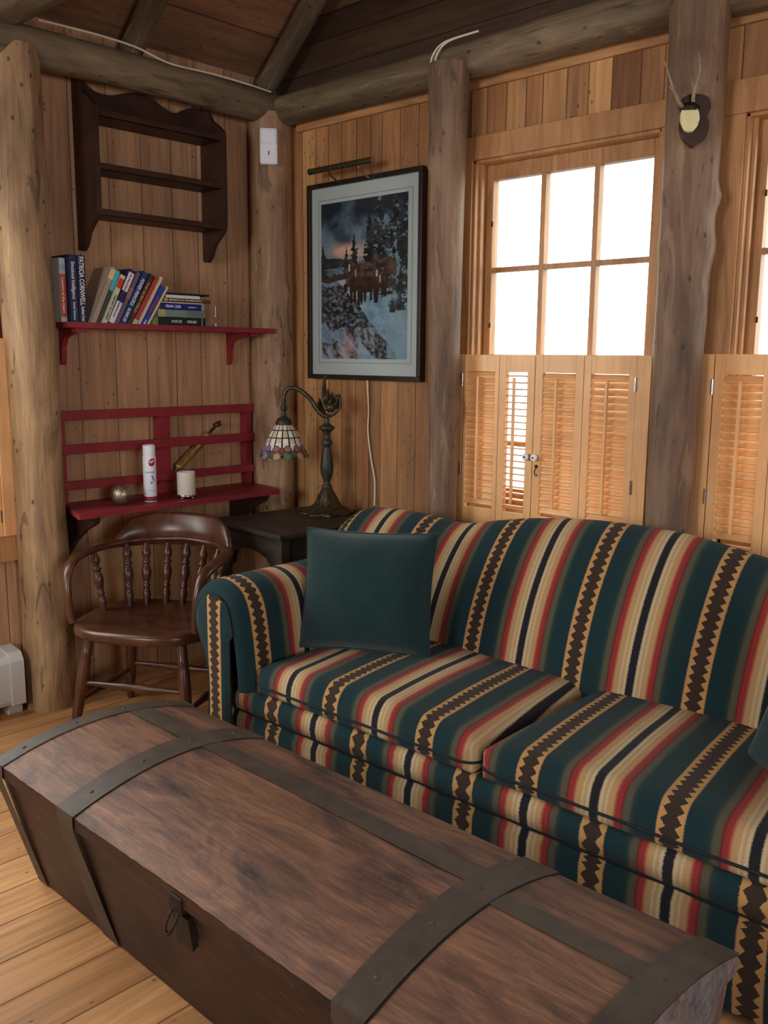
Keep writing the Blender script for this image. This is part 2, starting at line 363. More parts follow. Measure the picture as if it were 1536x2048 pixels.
# wall with the shelves (left wall): an opening for the shuttered window left of the log post
struct_box('wall_left', M['wall_left'], ((XA - .12, -3.6, 0), (XA, -.2, 2.9)), ((XA - .12, 1.5, 0), (XA, 3.25, 2.95)), ((XA - .12, -.2, 0), (XA, 1.5, .8)), ((XA - .12, -.2, 2.3), (XA, 1.5, 2.9)))
W1 = (-2.46, -1.63, .86, 2.285); W2 = (-1.335, -.52, .86, 2.285)
struct_box('wall_right', M['wall_right'],
    ((XA, YB, 0), (W1[0], YB + .12, 2.72)), ((W1[1], YB, 0), (W2[0], YB + .12, 2.72)), ((W2[1], YB, 0), (3.0, YB + .12, 2.72)),
    *[((w[0], YB, 0), (w[1], YB + .12, w[2])) for w in (W1, W2)], *[((w[0], YB, w[3]), (w[1], YB + .12, 2.72)) for w in (W1, W2)])
g = MB(); g.prism([(XA - .1, 2.72), (3.0, 2.72), (3.0, RZ(2.95)), (-.4, RZ(-.4) + .05), (XA - .1, 2.82)], 'y', YB + .02, YB + .14)
struct(g.build('trim_1', M['gable'], loc=(0, 0, 0)))
struct_box('wall_back', M['wall_right'], ((-3.9, -3.62, 0), (3.1, -3.5, 2.9)))
struct_box('wall_east', M['wall_left'], ((2.95, -3.6, 0), (3.07, 3.2, 2.9)))
g = MB(); g.prism([(XA - .1, 2.8), (3.0, 2.8), (-.4, RZ(-.4) + .05)], 'y', -3.6, -3.5); struct(g.build('trim_2', M['gable'], loc=(0, 0, 0)))
g = MB(); g.prism([(XA - .15, 2.70), (-.4, RZ(-.4)), (3.1, RZ(3.1)), (3.1, RZ(3.1) + .1), (-.4, RZ(-.4) + .1), (XA - .15, 2.80)], 'y', -3.6, 3.25)
struct(g.build('ceiling', M['roof'], loc=(0, 0, 0)))
# cap strip of board above the wall panels under the beams
struct_box('trim_3', M['trimx'], ((-3.55, YB - .018, 2.56), (2.9, YB, 2.62)))
struct_box('trim_4', M['wall_left'], ((XA, 1.9, 2.632), (XA + .010, 2.95, 2.70)))

def window(n, w, muntins, casing):
    x0, x1, z0, z1 = w; y0 = YB + .06; y1 = YB + .10
    fr = MB()   # casing boards and jamb lining
    a, b_, t_ = casing
    fr.box((x0 - a, YB - .022, z0 - .1), (x0, YB + .001, z1)); fr.box((x1, YB - .022, z0 - .1), (x1 + b_, YB + .001, z1))
    fr.box((x0 - a, YB - .026, z1), (x1 + b_, YB + .001, z1 + t_)); fr.box((x0 - a, YB - .05, z0 - .06), (x1 + b_, YB + .001, z0))
    for q in ((x0, x0 + .012), (x1 - .012, x1)): fr.box((q[0], YB - .01, z0), (q[1], YB + .12, z1))
    fr.box((x0, YB - .01, z1 - .012), (x1, YB + .12, z1)); fr.box((x0, YB - .01, z0), (x1, YB + .12, z0 + .02))
    for q in ((x0 + .012, x0 + .024), (x1 - .024, x1 - .012)): fr.box((q[0], YB + .015, z0), (q[1], YB + .035, z1))
    root = struct(fr.build('window_%d' % n, M['trim'], loc=((x0 + x1) / 2, YB, z0), bevel=.002))
    sa = MB(); gx0, gx1, gz0, gz1 = x0 + .05, x1 - .065, z0 + .09, 2.214
    sa.box((x0 + .013, y0, z0 + .02), (gx0, y1, z1 - .010)); sa.box((gx1, y0, z0 + .02), (x1 - .013, y1, z1 - .010))
    sa.box((gx0, y0, gz1), (gx1, y1, z1 - .010)); sa.box((gx0, y0, z0 + .02), (gx1, y1, gz0))
    s_ = sa.build('sash', M['trim'], root, bevel=.002)
    mu = MB()
    for mx_ in muntins: mu.box((mx_ - .011, y0 + .004, gz0), (mx_ + .011, y1 - .004, gz1))
    for mz in (1.856, 1.5, 1.14): mu.box((gx0, y0 + .006, mz - .010), (gx1, y1 - .006, mz + .010))
    mu.build('muntin', M['trim'], s_)
    gl = MB(); gl.box((gx0, y0 + .018, gz0), (gx1, y0 + .022, gz1)); gl.build('pane', M['glass'], s_)
    lt = MB()
    for lz in (2.03, 1.62): lt.tube([(x0 + .055, y0 - .008, lz), (x0 + .055, y0 - .008, lz + .02)], .004, 8)
    lt.build('latch_pin', M['dark_metal'], s_)
    return root
window(1, W1, (-2.166, -1.927), (.065, .055, .09)); window(2, W2, (-1.08, -.83), (.11, .055, .105))

# ------------------------------------------------------------ logs
def make_log(name, p0, p1, r0, r1, mat, label, cat, seed=0, amp=.05, knots=(), group=None, n=44, seg=None, kind=None, wob=.004, pw=1):
    p0, p1 = Vector(p0), Vector(p1); L_ = (p1 - p0).length; seg = seg or int(L_ / .025)
    b = MB(); vs_ = []
    for k in range(seg + 1):
        z = L_ * k / seg; r_ = r0 + (r1 - r0) * (k / seg) ** pw
        cx = wob * noise.noise(Vector((seed, z * .9, 3))) * 3; cy = wob * noise.noise(Vector((seed, z * .9, 9))) * 3
        for i in range(n):
            t = 2 * pi * i / n
            q = 1 + amp * noise.noise(Vector((cos(t) * 1.3 + seed, sin(t) * 1.3, z * 1.6))) + .25 * amp * noise.noise(Vector((cos(t) * 5 + seed, sin(t) * 5, z * 7)))
            for (kt, kz, ka, ks) in knots:
                dt = (t - kt + pi) % (2 * pi) - pi
                q += ka * math.exp(-((dt * r_) ** 2 + (z - kz) ** 2) / ks ** 2)
            vs_.append((cx + r_ * q * cos(t), cy + r_ * q * sin(t), z))
    fs = [(k * n + i, k * n + (i + 1) % n, (k + 1) * n + (i + 1) % n, (k + 1) * n + i) for k in range(seg) for i in range(n)]
    b.add(vs_, fs, 0, True); b.add(vs_, [list(range(n))[::-1], list(range(seg * n, (seg + 1) * n))], 0)
    o = b.build(name, mat, local=True, loc=p0)
    o.rotation_euler = (p1 - p0).to_track_quat('Z', 'Y').to_euler() if abs((p1 - p0).normalized().z) < .999 else (0, 0, 0)
    return tag(o, label, cat, group, kind)
cam_t = lambda x, y: math.atan2(-y, -x)      # direction on a post that faces the camera
kt = cam_t(-3.66, 1.74)
make_log('log_post', (-3.66, 1.745, 0), (-3.665, 1.725, 2.66), .104, .097, M['log_l'], 'peeled yellowish log post left of the shelves, standing beside the white heater', 'log post', 1.5, .07, [(kt + 1.0, 2.15, .16, .09), (kt + .2, 1.2, .06, .05), (kt - .5, .8, .05, .05)])
kt = cam_t(-3.66, 3.01)
make_log('log_post', (-3.66, 3.01, 0), (-3.665, 3.0, 2.64), .108, .103, M['log_c'], 'tan log post in the room corner with a white sensor on it', 'log post', 4.2, .05, [(kt, 2.2, .1, .03), (kt + .5, 1.35, .08, .05), (kt + .8, 1.8, .08, .04), (kt - .4, 1.9, .06, .03)])
kt = cam_t(-2.5, 2.95)
make_log('log_post', (-2.495, 2.965, 0), (-2.465, 2.955, 2.63), .059, .083, M['log_r'], 'slim grey-brown log post between the picture and the window', 'log post', 7.7, .07, [(kt - 1.3, 2.27, .22, .035), (kt - 1.0, 1.75, .12, .05), (kt + 1.2, 1.28, .2, .04), (kt - .6, 1.5, .1, .05)], pw=3)
kt = cam_t(-1.46, 2.98)
make_log('log_post', (-1.465, 2.985, 0), (-1.455, 2.975, 3.6), .078, .112, M['log_r'], 'thick knotty log post between the two windows carrying the small antlers', 'log post', 12.3, .06, [(kt + 1.3, 2.02, .2, .035), (kt + 1.25, 1.86, .14, .05), (kt - .9, 2.02, .16, .03), (kt - .8, 1.86, .14, .035), (kt + .1, 2.42, .14, .05)], pw=2)
make_log('log_beam', (-3.62, 1.70, 2.80), (2.9, 1.70, 2.80), .088, .088, M['beam'], 'log tie beam meeting the shelf wall above the yellowish log post', 'log beam', 9.1, .06, wob=.006)
make_log('log_beam', (-3.645, -3.45, 2.70), (-3.645, 3.05, 2.675), .082, .074, M['beam'], 'dark horizontal log beam along the top of the shelf wall with a white cable on it', 'log beam', 3.3, .07, wob=.008)
make_log('log_beam', (-3.58, 3.04, 2.655), (2.9, 3.04, 2.655), .070, .090, M['beam'], 'dark horizontal log beam along the top of the window wall', 'log beam', 6.1, .07, wob=.008)
for k, (yy, lb) in enumerate(((3.0, 'sloping log rafter rising from the room corner along the gable'), (2.27, 'sloping log rafter meeting the beam above the dark wall shelf'), (.9, ''), (-.5, ''))):
    if not lb: continue
    zt = lambda x: RZ(x) - .085
    make_log('log_rafter', (-3.68, yy, zt(-3.68)), (-.45, yy, zt(-.45)), .05, .055, M['beam'], lb, 'rafter', 20 + k, .08)

# ------------------------------------------------------------ louvered shutters
def shutter_set(name, xs, panels, y, z0, z1, label, parts_right=True, louver_ang=None):
    """xs = (strip_l0, strip_l1, ..., strip_r) along x ; panels = list of (x0,x1,angle)"""
    root = empty(name, (xs[0], y, z0), 0, label, 'window shutters')
    st = MB(); st.box((xs[0], y - .012, z0), (xs[1], y + .045, z1), bev=.002)
    st.build('side_strip', M['shutter'], root)
    if xs[3] is not None:
        st = MB(); st.box((xs[2], y - .012, z0), (xs[3], y + .045, z1), bev=.002); st.build('side_strip', M['shutter'], root)
    H = z1 - z0
    for pi_, (x0, x1, ang, sw) in enumerate(panels):
        p = MB(); a, b_ = x0 + .001, x1 - .001
        p.box((a, y - .01, z0), (a + sw, y + .012, z1)); p.box((b_ - sw, y - .01, z0), (b_, y + .012, z1))
        p.box((a + sw, y - .009, z1 - .068), (b_ - sw, y + .011, z1)); p.box((a + sw, y - .009, z0), (b_ - sw, y + .011, z0 + .07))
        pan = p.build('shutter_panel', M['shutter'], root, bevel=.0015)
        lo = MB(); zz = z0 + .085; Z1 = z1 - .070
        nl = int((Z1 - zz) / .0262); pit = (Z1 - zz) / nl
        for k in range(nl):
            zc = zz + pit * (k + .5); an = R(ang + random.uniform(-4, 4))
            Mx = Matrix.Translation((0, y + .001, zc)) @ Matrix.Rotation(an, 4, 'X')
            prof = [(.0155 * cos(t), .0032 * sin(t)) for t in [2 * pi * q / 10 for q in range(10)]]
            prof = [(c, s_) for c, s_ in prof]
            lo.prism(prof, 'x', a + sw + .001, b_ - sw - .001, M=Mx, smooth=True)
        lv = lo.build('louvers', M['louver'], pan)
        rd = MB(); xc = (a + b_) / 2 - .003; rd.box((xc - .005, y - .027, z0 + .11), (xc + .005, y - .016, z1 - .09)); rd.build('tilt_rod', M['shutter'], pan, bevel=.001)
    return root
s1 = shutter_set('louvered_shutters', (-2.488, -2.456, -1.655, -1.598),
    [(-2.456, -2.268, 68, .020), (-2.268, -2.095, 2, .034), (-2.093, -1.874, 62, .034), (-1.874, -1.655, 58, .030)], YB - .045, .80, 1.508,
    'four-panel varnished pine louvered shutters between the slim log post and the thick one')
s2 = shutter_set('louvered_shutters', (-1.412, -1.37, -.55, -.5),
    [(-1.368, -1.165, 58, .035), (-1.165, -.96, 58, .035), (-.96, -.755, 60, .035), (-.755, -.55, 60, .035)], YB - .045, .80, 1.515,
    'pine louvered shutters at the right edge, right of the thick log post')
def hinges(root, xs, y, zs):
    for x in xs:
        for z in zs:
            h = MB(); h.box((x - .006, y - .014, z - .026), (x + .006, y - .0105, z + .026)); h.tube([(x, y - .015, z - .026), (x, y - .015, z + .026)], .0035, 8)
            h.build('hinge', M['chrome'], root)
hinges(s1, (-2.456, -1.655), YB - .045, (1.405, 1.03)); hinges(s2, (-1.37,), YB - .045, (1.405, 1.03))
for x in (-2.115, -2.075):
    k = MB(); Mx = Matrix.Translation((x, YB - .055, 1.107)) @ Matrix.Rotation(R(90), 4, 'X')
    k.lathe([(.005, 0), (.0055, .008), (.013, .012), (.0155, .018), (.012, .024), (.006, .025), (.005, .024)], 16, Mx); k.build('knob', M['white'], s1)
    k = MB(); k.lathe([(.004, .022), (.004, .0262)], 10, Mx); k.build('knob_screw', M['dark_metal'], s1)
k = MB(); k.tube([(-2.072, YB - .058, 1.07), (-2.067, YB - .066, 1.066), (-2.072, YB - .068, 1.055), (-2.073, YB - .064, 1.04), (-2.068, YB - .062, 1.033), (-2.064, YB - .062, 1.04)], .0022, 8)
k.lathe([(.007, -.002), (.007, .002)], 12, Matrix.Translation((-2.072, YB - .057, 1.072)) @ Matrix.Rotation(R(90), 4, 'X')); k.build('hook', M['dark_metal'], s1)

# shuttered window left of the first post
root = empty('louvered_shutters', (XA, 1.0, .76), 0, 'pine shutter edge at the far left, above the white heater', 'window shutters')
b = MB(); b.box((XA + .02, 1.60, .757), (XA + .075, 1.672, 1.557)); b.build('side_strip', M['shutter'], root, bevel=.002)
b = MB(); yp = 1.60
b.box((XA + .045, 1.555, .757), (XA + .065, 1.598, 1.557)); b.box((XA + .045, 1.30, .757), (XA + .065, 1.345, 1.557)); b.box((XA + .045, 1.345, 1.49), (XA + .065, 1.555, 1.557)); b.box((XA + .045, 1.345, .757), (XA + .065, 1.555, .83))
for k in range(24):
    zc = .845 + k * .0272; b.prism([(.015 * cos(t), .003 * sin(t)) for t in [2 * pi * q / 8 for q in range(8)]], 'y', 1.345, 1.555, M=Matrix.Translation((XA + .055, 0, zc)) @ Matrix.Rotation(R(-60), 4, 'Y'))
pan = b.build('shutter_panel', M['shutter'], root)
for z in (.84, 1.45): b = MB(); b.box((XA + .066, 1.592, z - .025), (XA + .069, 1.606, z + .025)); b.build('hinge', M['chrome'], root)
b = MB(); b.box((XA, -.3, .645), (XA + .05, 1.668, .757), bev=.004); b.box((XA, -.3, .757), (XA + .02, -.2, 2.4)); b.box((XA, 1.5, .757), (XA + .02, 1.64, 2.4)); b.box((XA, -.3, 2.3), (XA + .02, 1.64, 2.42))
struct(b.build('window_3', M['trim'], loc=(XA, .6, .64)))

# ------------------------------------------------------------ heater
root = empty('baseboard_heater', (-3.68, .9, 0), 0, 'white baseboard heater on the floor at the far left below the shutters', 'heater')
b = MB(); b.prism([(-3.74, .05), (-3.635, .05), (-3.625, .07), (-3.625, .235), (-3.645, .262), (-3.74, .275)], 'y', .1, 1.565); b.build('cover_panel', M['white_paint'], root, bevel=.004)
b = MB(); b.prism([(-3.742, 0), (-3.66, 0), (-3.655, .045), (-3.618, .05), (-3.618, .238), (-3.64, .272), (-3.742, .285)], 'y', 1.566, 1.622); b.build('end_cap', M['white_paint'], root, bevel=.005)
b = MB()
for k in range(40): b.box((-3.735, .14 + k * .035, .272), (-3.66, .155 + k * .035, .276))
b.build('grille', M['dark_metal'], root)

# ------------------------------------------------------------ cables, sensor
def spline(pts, n=8):
    P = [Vector(p) for p in pts]; P = [P[0] * 2 - P[1]] + P + [P[-1] * 2 - P[-2]]; out = []
    for i in range(1, len(P) - 2):
        for k in range(n):
            t = k / n; a, b_, c, d = P[i - 1], P[i], P[i + 1], P[i + 2]
            out.append(.5 * ((2 * b_) + (c - a) * t + (2 * a - 5 * b_ + 4 * c - d) * t * t + (3 * b_ - 3 * c + d - a) * t ** 3))
    return out + [P[-2]]
b = MB(); b.tube(spline([(-3.60, 1.82, 2.765), (-3.593, 2.05, 2.768), (-3.588, 2.235, 2.760), (-3.583, 2.40, 2.730), (-3.586, 2.636, 2.736), (-3.585, 2.833, 2.732), (-3.59, 2.96, 2.727)]), .0045, 8)
tag(b.build('cable', M['cable'], loc=(-3.59, 2.4, 2.79)), 'thin white cable running along the top of the beam above the dark wall shelf', 'cable')
for k, dx in enumerate((0, .022)):
    b = MB(); b.tube(spline([(-2.44 + dx + .05, 2.985, 2.735), (-2.52 + dx, 2.965, 2.722), (-2.562 + dx, 2.945, 2.68), (-2.575 + dx, 2.945, 2.63), (-2.565 + dx, 2.96, 2.585)]), .0045, 8)
    tag(b.build('cable', M['cable'], loc=(-2.54 + dx, 2.95, 2.65)), ['left one of two white cables looped over the beam beside the slim post', 'right one of two white cables looped over the beam beside the slim post'][k], 'cable', 'cables over the beam')
d = Vector((3.6, -2.9, 0)).normalized(); rz = math.atan2(d.y, d.x)
root = empty('motion_sensor', (-3.578, 2.933, 2.40), rz, 'white plastic motion sensor mounted high on the corner log post', 'sensor')
b = MB(); b.box((-.01, -.042, -.01), (.032, .042, .155), bev=.01); b.build('housing', M['white'], root, local=True)
b = MB(); b.box((.030, -.036, .078), (.040, .036, .148), bev=.008); b.build('lens', M['white'], root, local=True)
b = MB(); b.box((.0315, -.002, .03), (.0335, .002, .05)); b.build('slot', M['black'], root, local=True)

# ------------------------------------------------------------ hanging dark shelf
root = empty('wall_shelf', (XA, 2.355, 1.93), 0, 'dark brown hanging wall shelf with a scalloped top, empty, above the books', 'wall shelf')
def side_prof():
    p = [(0, 1.935), (.03, 1.93), (.06, 1.955), (.085, 2.0), (.12, 2.03), (.155, 2.06), (.17, 2.10), (.172, 2.3), (.172, 2.475), (.165, 2.50), (.13, 2.53), (.085, 2.56), (.06, 2.60), (.045, 2.635), (.02, 2.655), (0, 2.66)]
    q = spline([(a, z, 0) for a, z in p[1:-1]], 4); return [(0, 1.935)] + [(v.x, v.y) for v in q] + [(0, 2.66)]
sp_ = side_prof()
for y in (2.035, 2.675):
    b = MB(); b.prism([(XA + .001 + a, z) for a, z in sp_], 'y', y - .011, y + .011); b.build('side_panel', M['darkshelf'], root, bevel=.002)
for z in (2.478, 2.27, 2.088):
    b = MB(); b.box((XA + .002, 2.046, z - .02), (XA + .166, 2.664, z)); b.box((XA + .15, 2.046, z - .02), (XA + .168, 2.664, z + .004)); b.build('shelf', M['darkshelf'], root, bevel=.002)
top = [(2.046, 2.64), (2.08, 2.61), (2.13, 2.586), (2.2, 2.588), (2.27, 2.612), (2.327, 2.622), (2.39, 2.615), (2.47, 2.58), (2.52, 2.575), (2.58, 2.605), (2.64, 2.615), (2.664, 2.60)]
tp = [(v.x, v.y) for v in spline([(a, z, 0) for a, z in top], 5)]
b = MB(); b.prism([(2.046, 2.46)] + tp + [(2.664, 2.46)], 'x', XA + .004, XA + .024); b.build('scalloped_back_board', M['darkshelf'], root, bevel=.001)

# ------------------------------------------------------------ red upper shelf
root = empty('wall_shelf', (XA, 2.4, 1.60), 0, 'long dark red painted wall shelf holding the books', 'wall shelf')
b = MB(); b.prism([(XA + .002, 1.87), (-3.555, 1.862), (-3.555, 2.945), (-3.60, 2.945), (-3.645, 2.88), (XA + .002, 2.88)], 'z', 1.604, 1.627); b.build('board', M['red'], root, bevel=.002)
for y in (1.925, 2.80):
    b = MB(); pr = [(XA + .002, 1.603), (XA + .15, 1.603), (XA + .15, 1.592), (XA + .05, 1.565), (XA + .028, 1.53), (XA + .022, 1.47), (XA + .016, 1.455), (XA + .002, 1.45)]
    b.prism(pr, 'y', y - .011, y + .011); br = b.build('bracket', M['red'], root, bevel=.002)
for y in (1.925, 2.84):
    b = MB(); b.box((-3.62, y - .02, 1.588), (-3.585, y + .045, 1.6035)); b.build('cleat', M['red'], root)

# ------------------------------------------------------------ red plate rack shelf
root = empty('plate_rack_shelf', (XA, 2.4, .80), 0, 'dark red painted plate rack with three rails above a shelf board', 'plate rack')
b = MB(); b.prism([(XA + .002, 1.895), (-3.43, 1.80), (-3.43, 2.855), (-3.60, 2.90), (XA + .002, 2.90)], 'z', .832, .855); b.build('board', M['red'], root, bevel=.002)
for z0, z1 in ((1.218, 1.258), (1.073, 1.113), (.918, .955)):
    b = MB(); b.box((-3.693, 1.872, z0), (-3.678, 2.945 if z0 > 1.2 else 2.90, z1)); b.build('rail', M['red'], root, bevel=.002)
for y0, y1 in ((1.875, 1.897), (2.36, 2.42), (2.865, 2.90)):
    b = MB(); b.prism([(XA + .002, .856), (XA + .05, .856), (XA + .052, 1.2), (XA + .056, 1.25), (XA + .002, 1.25)], 'y', y0, y1); b.build('upright', M['red'], root, bevel=.002)
for y in (1.90, 2.80):
    b = MB(); b.prism([(XA + .002, .831), (-3.45, .831), (-3.47, .80), (-3.56, .76), (-3.65, .70), (XA + .01, .62), (XA + .002, .62)], 'y', y - .012, y + .012); b.build('bracket', M['darkshelf'], root, bevel=.002)

# ------------------------------------------------------------ lettering
def letters(txt, size, mat, parent, Mx, name='lettering', width=None, bold=0.0):
    cu = bpy.data.curves.new('t', 'FONT'); cu.body = txt; cu.size = size; cu.extrude = .0002; cu.align_x = 'CENTER'; cu.align_y = 'CENTER'; cu.offset = bold; cu.resolution_u = 2
    ob = bpy.data.objects.new('t', cu); C.objects.link(ob); dg = bpy.context.evaluated_depsgraph_get(); dg.update()
    me = bpy.data.meshes.new_from_object(ob.evaluated_get(dg)); bpy.data.objects.remove(ob)
    if width and len(me.vertices):
        xs = [v.co.x for v in me.vertices]; k = width / (max(xs) - min(xs))
        for v in me.vertices: v.co.x *= k
    me.transform(Mx); me.materials.clear(); me.materials.append(mat); me.name = name
    o = bpy.data.objects.new(name, me); C.objects.link(o); o.parent = parent; return o

# ------------------------------------------------------------ books. local frame: x = thickness, y = depth (spine at y=0, pages behind), z = height
cm = {}
def colmat(c):
    if c not in cm: cm[c] = flat('book_cover_%d' % len(cm), srgb(*c), .45, 0, .06, 40, .35, 0)
    return cm[c]
def book(th, dep, h, col, label, texts=(), bands=(), cover=None):
    root = empty('book', (0, 0, 0), 0, label, 'book')
    cov = MB(); c = .0022; cov.box((0, 0, 0), (c, dep, h)); cov.box((th - c, 0, 0), (th, dep, h)); cov.box((0, 0, 0), (th, c, h)); cov.build('cover', colmat(col), root, local=True, bevel=.0007)
    pg = MB(); pg.box((c, c, .003), (th - c, dep - .004, h - .003)); pg.build('pages', M['paper'], root, local=True)
    for z0, z1, cc in bands:
        q = MB(); q.box((.0006, -.0006, z0 * h), (th - .0006, .0008, z1 * h)); q.build('spine_band', colmat(cc), root, local=True)
    for txt, zc, ln, sz, tc_ in texts:       # runs down the spine, read from above
        Mx = Matrix.Translation((th / 2, -.0010, zc * h)) @ Matrix.Rotation(R(90), 4, 'X') @ Matrix.Rotation(R(-90), 4, 'Z')
        letters(txt, sz, colmat(tc_), root, Mx, 'spine_lettering', ln * h, .0004)
    return root
FACE = Matrix.Rotation(R(90), 4, 'Z')      # local -y (spine) -> +x (room)
SH = 1.627
def stand(b_, xf, y, lean=0.0):
    """spine at x=xf, lower left corner at y"""
    b_.matrix_world = Matrix.Translation((xf, y, SH)) @ Matrix.Rotation(-R(lean), 4, 'X') @ FACE
up3 = [
    (.028, .15, .258, (206, 210, 214), 'pale grey book with an orange title panel, leftmost upright one on the red shelf', [('Lessons of the Heart', .42, .55, .013, (250, 240, 230))], [(.08, .75, (196, 92, 66)), (.8, .9, (150, 190, 214))]),
    (.036, .15, .272, (28, 40, 76), 'upright navy book with a thin white title, second from left on the red shelf', [('Emotional Intelligence', .62, .55, .022, (214, 222, 236)), ('Daniel Goleman', .17, .27, .014, (200, 210, 226))], []),
    (.036, .16, .272, (24, 28, 62), 'upright dark navy book with big bold white lettering, against the leaning row', [('PATRICIA CORNWELL', .62, .72, .030, (236, 238, 244)), ('Southern Cross', .13, .22, .018, (236, 238, 244))], [])]
y = 1.872
for th, dp, h, col, lb, tx, bd in up3:
    stand(book(th, dp, h, col, lb, tx, bd), -3.635 if col[0] > 100 else -3.612, y); y += th + .0015
    if col[0] > 100: y += .001
lean = [
    (.027, .262, 25, (168, 150, 132), 'worn tan book, first of the leaning row beside the upright books', [], [(.8, .97, (222, 206, 150))]),
    (.020, .25, 25, (62, 66, 58), 'thin dark book with a turquoise upper spine in the leaning row', [], [(.62, .99, (70, 190, 202))]),
    (.026, .232, 26, (214, 212, 186), 'cream book with a red patch high on its spine in the leaning row', [('THE ART OF LIVING', .35, .5, .013, (40, 50, 60))], [(.74, .93, (206, 62, 50))]),
    (.030, .262, 27, (44, 34, 84), 'dark purple book with white spine labels in the leaning row', [('The Way of Grace', .78, .3, .012, (60, 50, 90)), ('Katherine Lane', .28, .26, .012, (60, 50, 90))], [(.62, .95, (226, 226, 232)), (.04, .42, (226, 226, 232))]),
    (.022, .255, 28, (112, 92, 108), 'greyish mauve book just left of the bright blue leaning one', [], [(.5, .7, (150, 110, 116))]),
    (.032, .262, 29, (26, 60, 120), 'blue leaning book titled in white capitals, fattest in the leaning row', [('POWER PRINCIPLE', .63, .5, .022, (236, 240, 246)), ('BLAINE LEE', .2, .24, .019, (236, 240, 246))], []),
    (.024, .255, 30, (76, 56, 44), 'brown book with faded gold lettering right of the fat blue leaning one', [('THE QUIET FIELD', .55, .6, .014, (196, 172, 112))], []),
    (.022, .245, 31, (186, 70, 66), 'faded red book in the right half of the leaning row', [], [(0, .12, (206, 196, 180))]),
    (.020, .248, 31, (222, 212, 186), 'cream coloured book leaning right of the red one', [], []),
    (.024, .205, 32, (44, 74, 170), 'short royal blue book with red lettering near the end of the leaning row', [('CHOICES', .55, .4, .016, (200, 50, 70)), ('Hill', .1, .1, .012, (235, 235, 240))], []),
    (.013, .205, 33, (218, 216, 176), 'thin pale yellow book, last of the leaning row beside the flat stack', [], [])]
y = y + .004
for th, h, ang, col, lb, tx, bd in lean:
    stand(book(th * .93, .145, h, col, lb, tx, bd), -3.598 + random.uniform(-.004, .004), y, ang); y += th * .93 / cos(R(ang)) + .0006
# flat stack : spine toward the room, height axis along +y
def lay(b_, xf, y0, z): b_.matrix_world = Matrix.Translation((xf, y0, z)) @ Matrix(((0, -1, 0, 0), (0, 0, -1, 0), (1, 0, 0, 0), (0, 0, 0, 1)))
stack = [
    (.036, .16, .290, 2.272, -3.595, (22, 40, 38), 'thick black-green book at the bottom of the flat stack', [('OVER EASY', .72, .2, .016, (220, 224, 214)), ('GOOD LIFE', .42, .2, .016, (220, 224, 214))], [(.0, .06, (120, 140, 60)), (.92, .94, (150, 160, 150))]),
    (.034, .16, .275, 2.285, -3.60, (128, 146, 140), 'grey-green book second from the bottom of the flat stack', [], [(0, .14, (178, 172, 110)), (.6, .98, (106, 128, 116))]),
    (.026, .155, .268, 2.288, -3.605, (30, 34, 128), 'royal blue book with spaced white capitals in the flat stack', [('FEAR LESS', .28, .34, .016, (228, 232, 250)), ('author', .72, .2, .010, (190, 200, 240))], [(.94, 1, (150, 170, 186))]),
    (.008, .15, .262, 2.290, -3.61, (214, 210, 198), 'thin white paperback lying on the blue book of the flat stack', [], []),
    (.013, .15, .25, 2.292, -3.60, (112, 62, 46), 'thin brown paperback with light lettering near the top of the flat stack', [('SECRETS OF THE MEADOW', .45, .7, .008, (226, 210, 190))], [(.0, .07, (214, 150, 120))]),
    (.016, .15, .18, 2.285, -3.60, (226, 230, 226), 'small white booklet under the black one at the top of the stack', [], []),
    (.008, .15, .23, 2.285, -3.605, (28, 32, 34), 'thin black booklet topmost of the flat stack', [], [])]
z = SH; yl = y
for th, dp, h, y0, xf, col, lb, tx, bd in stack:
    y0 = yl + (z + th - SH) * .66 + .002; h = h if h < .26 else 2.560 - y0
    lay(book(th, dp, h, col, lb, [(a, 1 - b_, c_, d_, e_) for a, b_, c_, d_, e_ in tx], [(1 - b_, 1 - a, c_) for a, b_, c_ in bd]), xf, y0 + h, z); z += th + .0006
# little glass vial
root = empty('glass_vial', (-3.62, 2.635, SH), 0, 'small clear glass vial with a bulb, right of the books on the red shelf', 'vial')
b = MB(); b.lathe([(.019, 0), (.020, .004), (.018, .012), (.006, .022), (.005, .028), (.014, .036), (.017, .05), (.013, .066), (.007, .078), (.006, .098)], 20); b.build('glass_body', M['clear'], root, local=True)
b = MB(); b.lathe([(.0035, .004), (.0035, .018)], 10); b.lathe([(.002, .045), (.002, .095)], 8); b.build('white_core', M['white'], root, local=True)

# ------------------------------------------------------------ things on the plate rack shelf
ZS = .8555
t = NT('hammered_metal', .38, .5, .85); c = t.noise(t.mapping(t.obj(), (60, 60, 14)), 1, 4, .6, 2.0); t.color(t.ramp(c, [(.35, srgb(84, 68, 52)), (.62, srgb(186, 172, 150))])); t.bump(c, .5, .004)
b = MB(); b.lathe([(.002 if k in (0, 20) else .0455 * sin(pi * k / 20), .0455 - .0455 * cos(pi * k / 20)) for k in range(21)], 28)
tag(b.build('ornament_ball', t.m, local=True, loc=(-3.53, 2.055, ZS)), 'dull silver-brown etched metal ball on the left end of the red rack shelf', 'ball')
root = empty('spray_can', (-3.535, 2.20, ZS), math.atan2(-2.2, 3.53), 'tall white air freshener can with a red oval and blue flowers', 'spray can')
b = MB(); b.lathe([(.026, 0), (.0285, .003), (.0285, .198), (.0265, .203)], 28); b.build('body', M['white'], root, local=True)
b = MB(); b.lathe([(.0265, .203), (.0270, .206), (.0270, .247), (.0240, .252), (.0225, .246)], 28); b.build('cap', M['white'], root, local=True)
b = MB(); b.lathe([(.0287, .004), (.0289, .005), (.0289, .022), (.0287, .024)], 28, cap=False); b.build('red_base_band', M['red'], root, local=True)
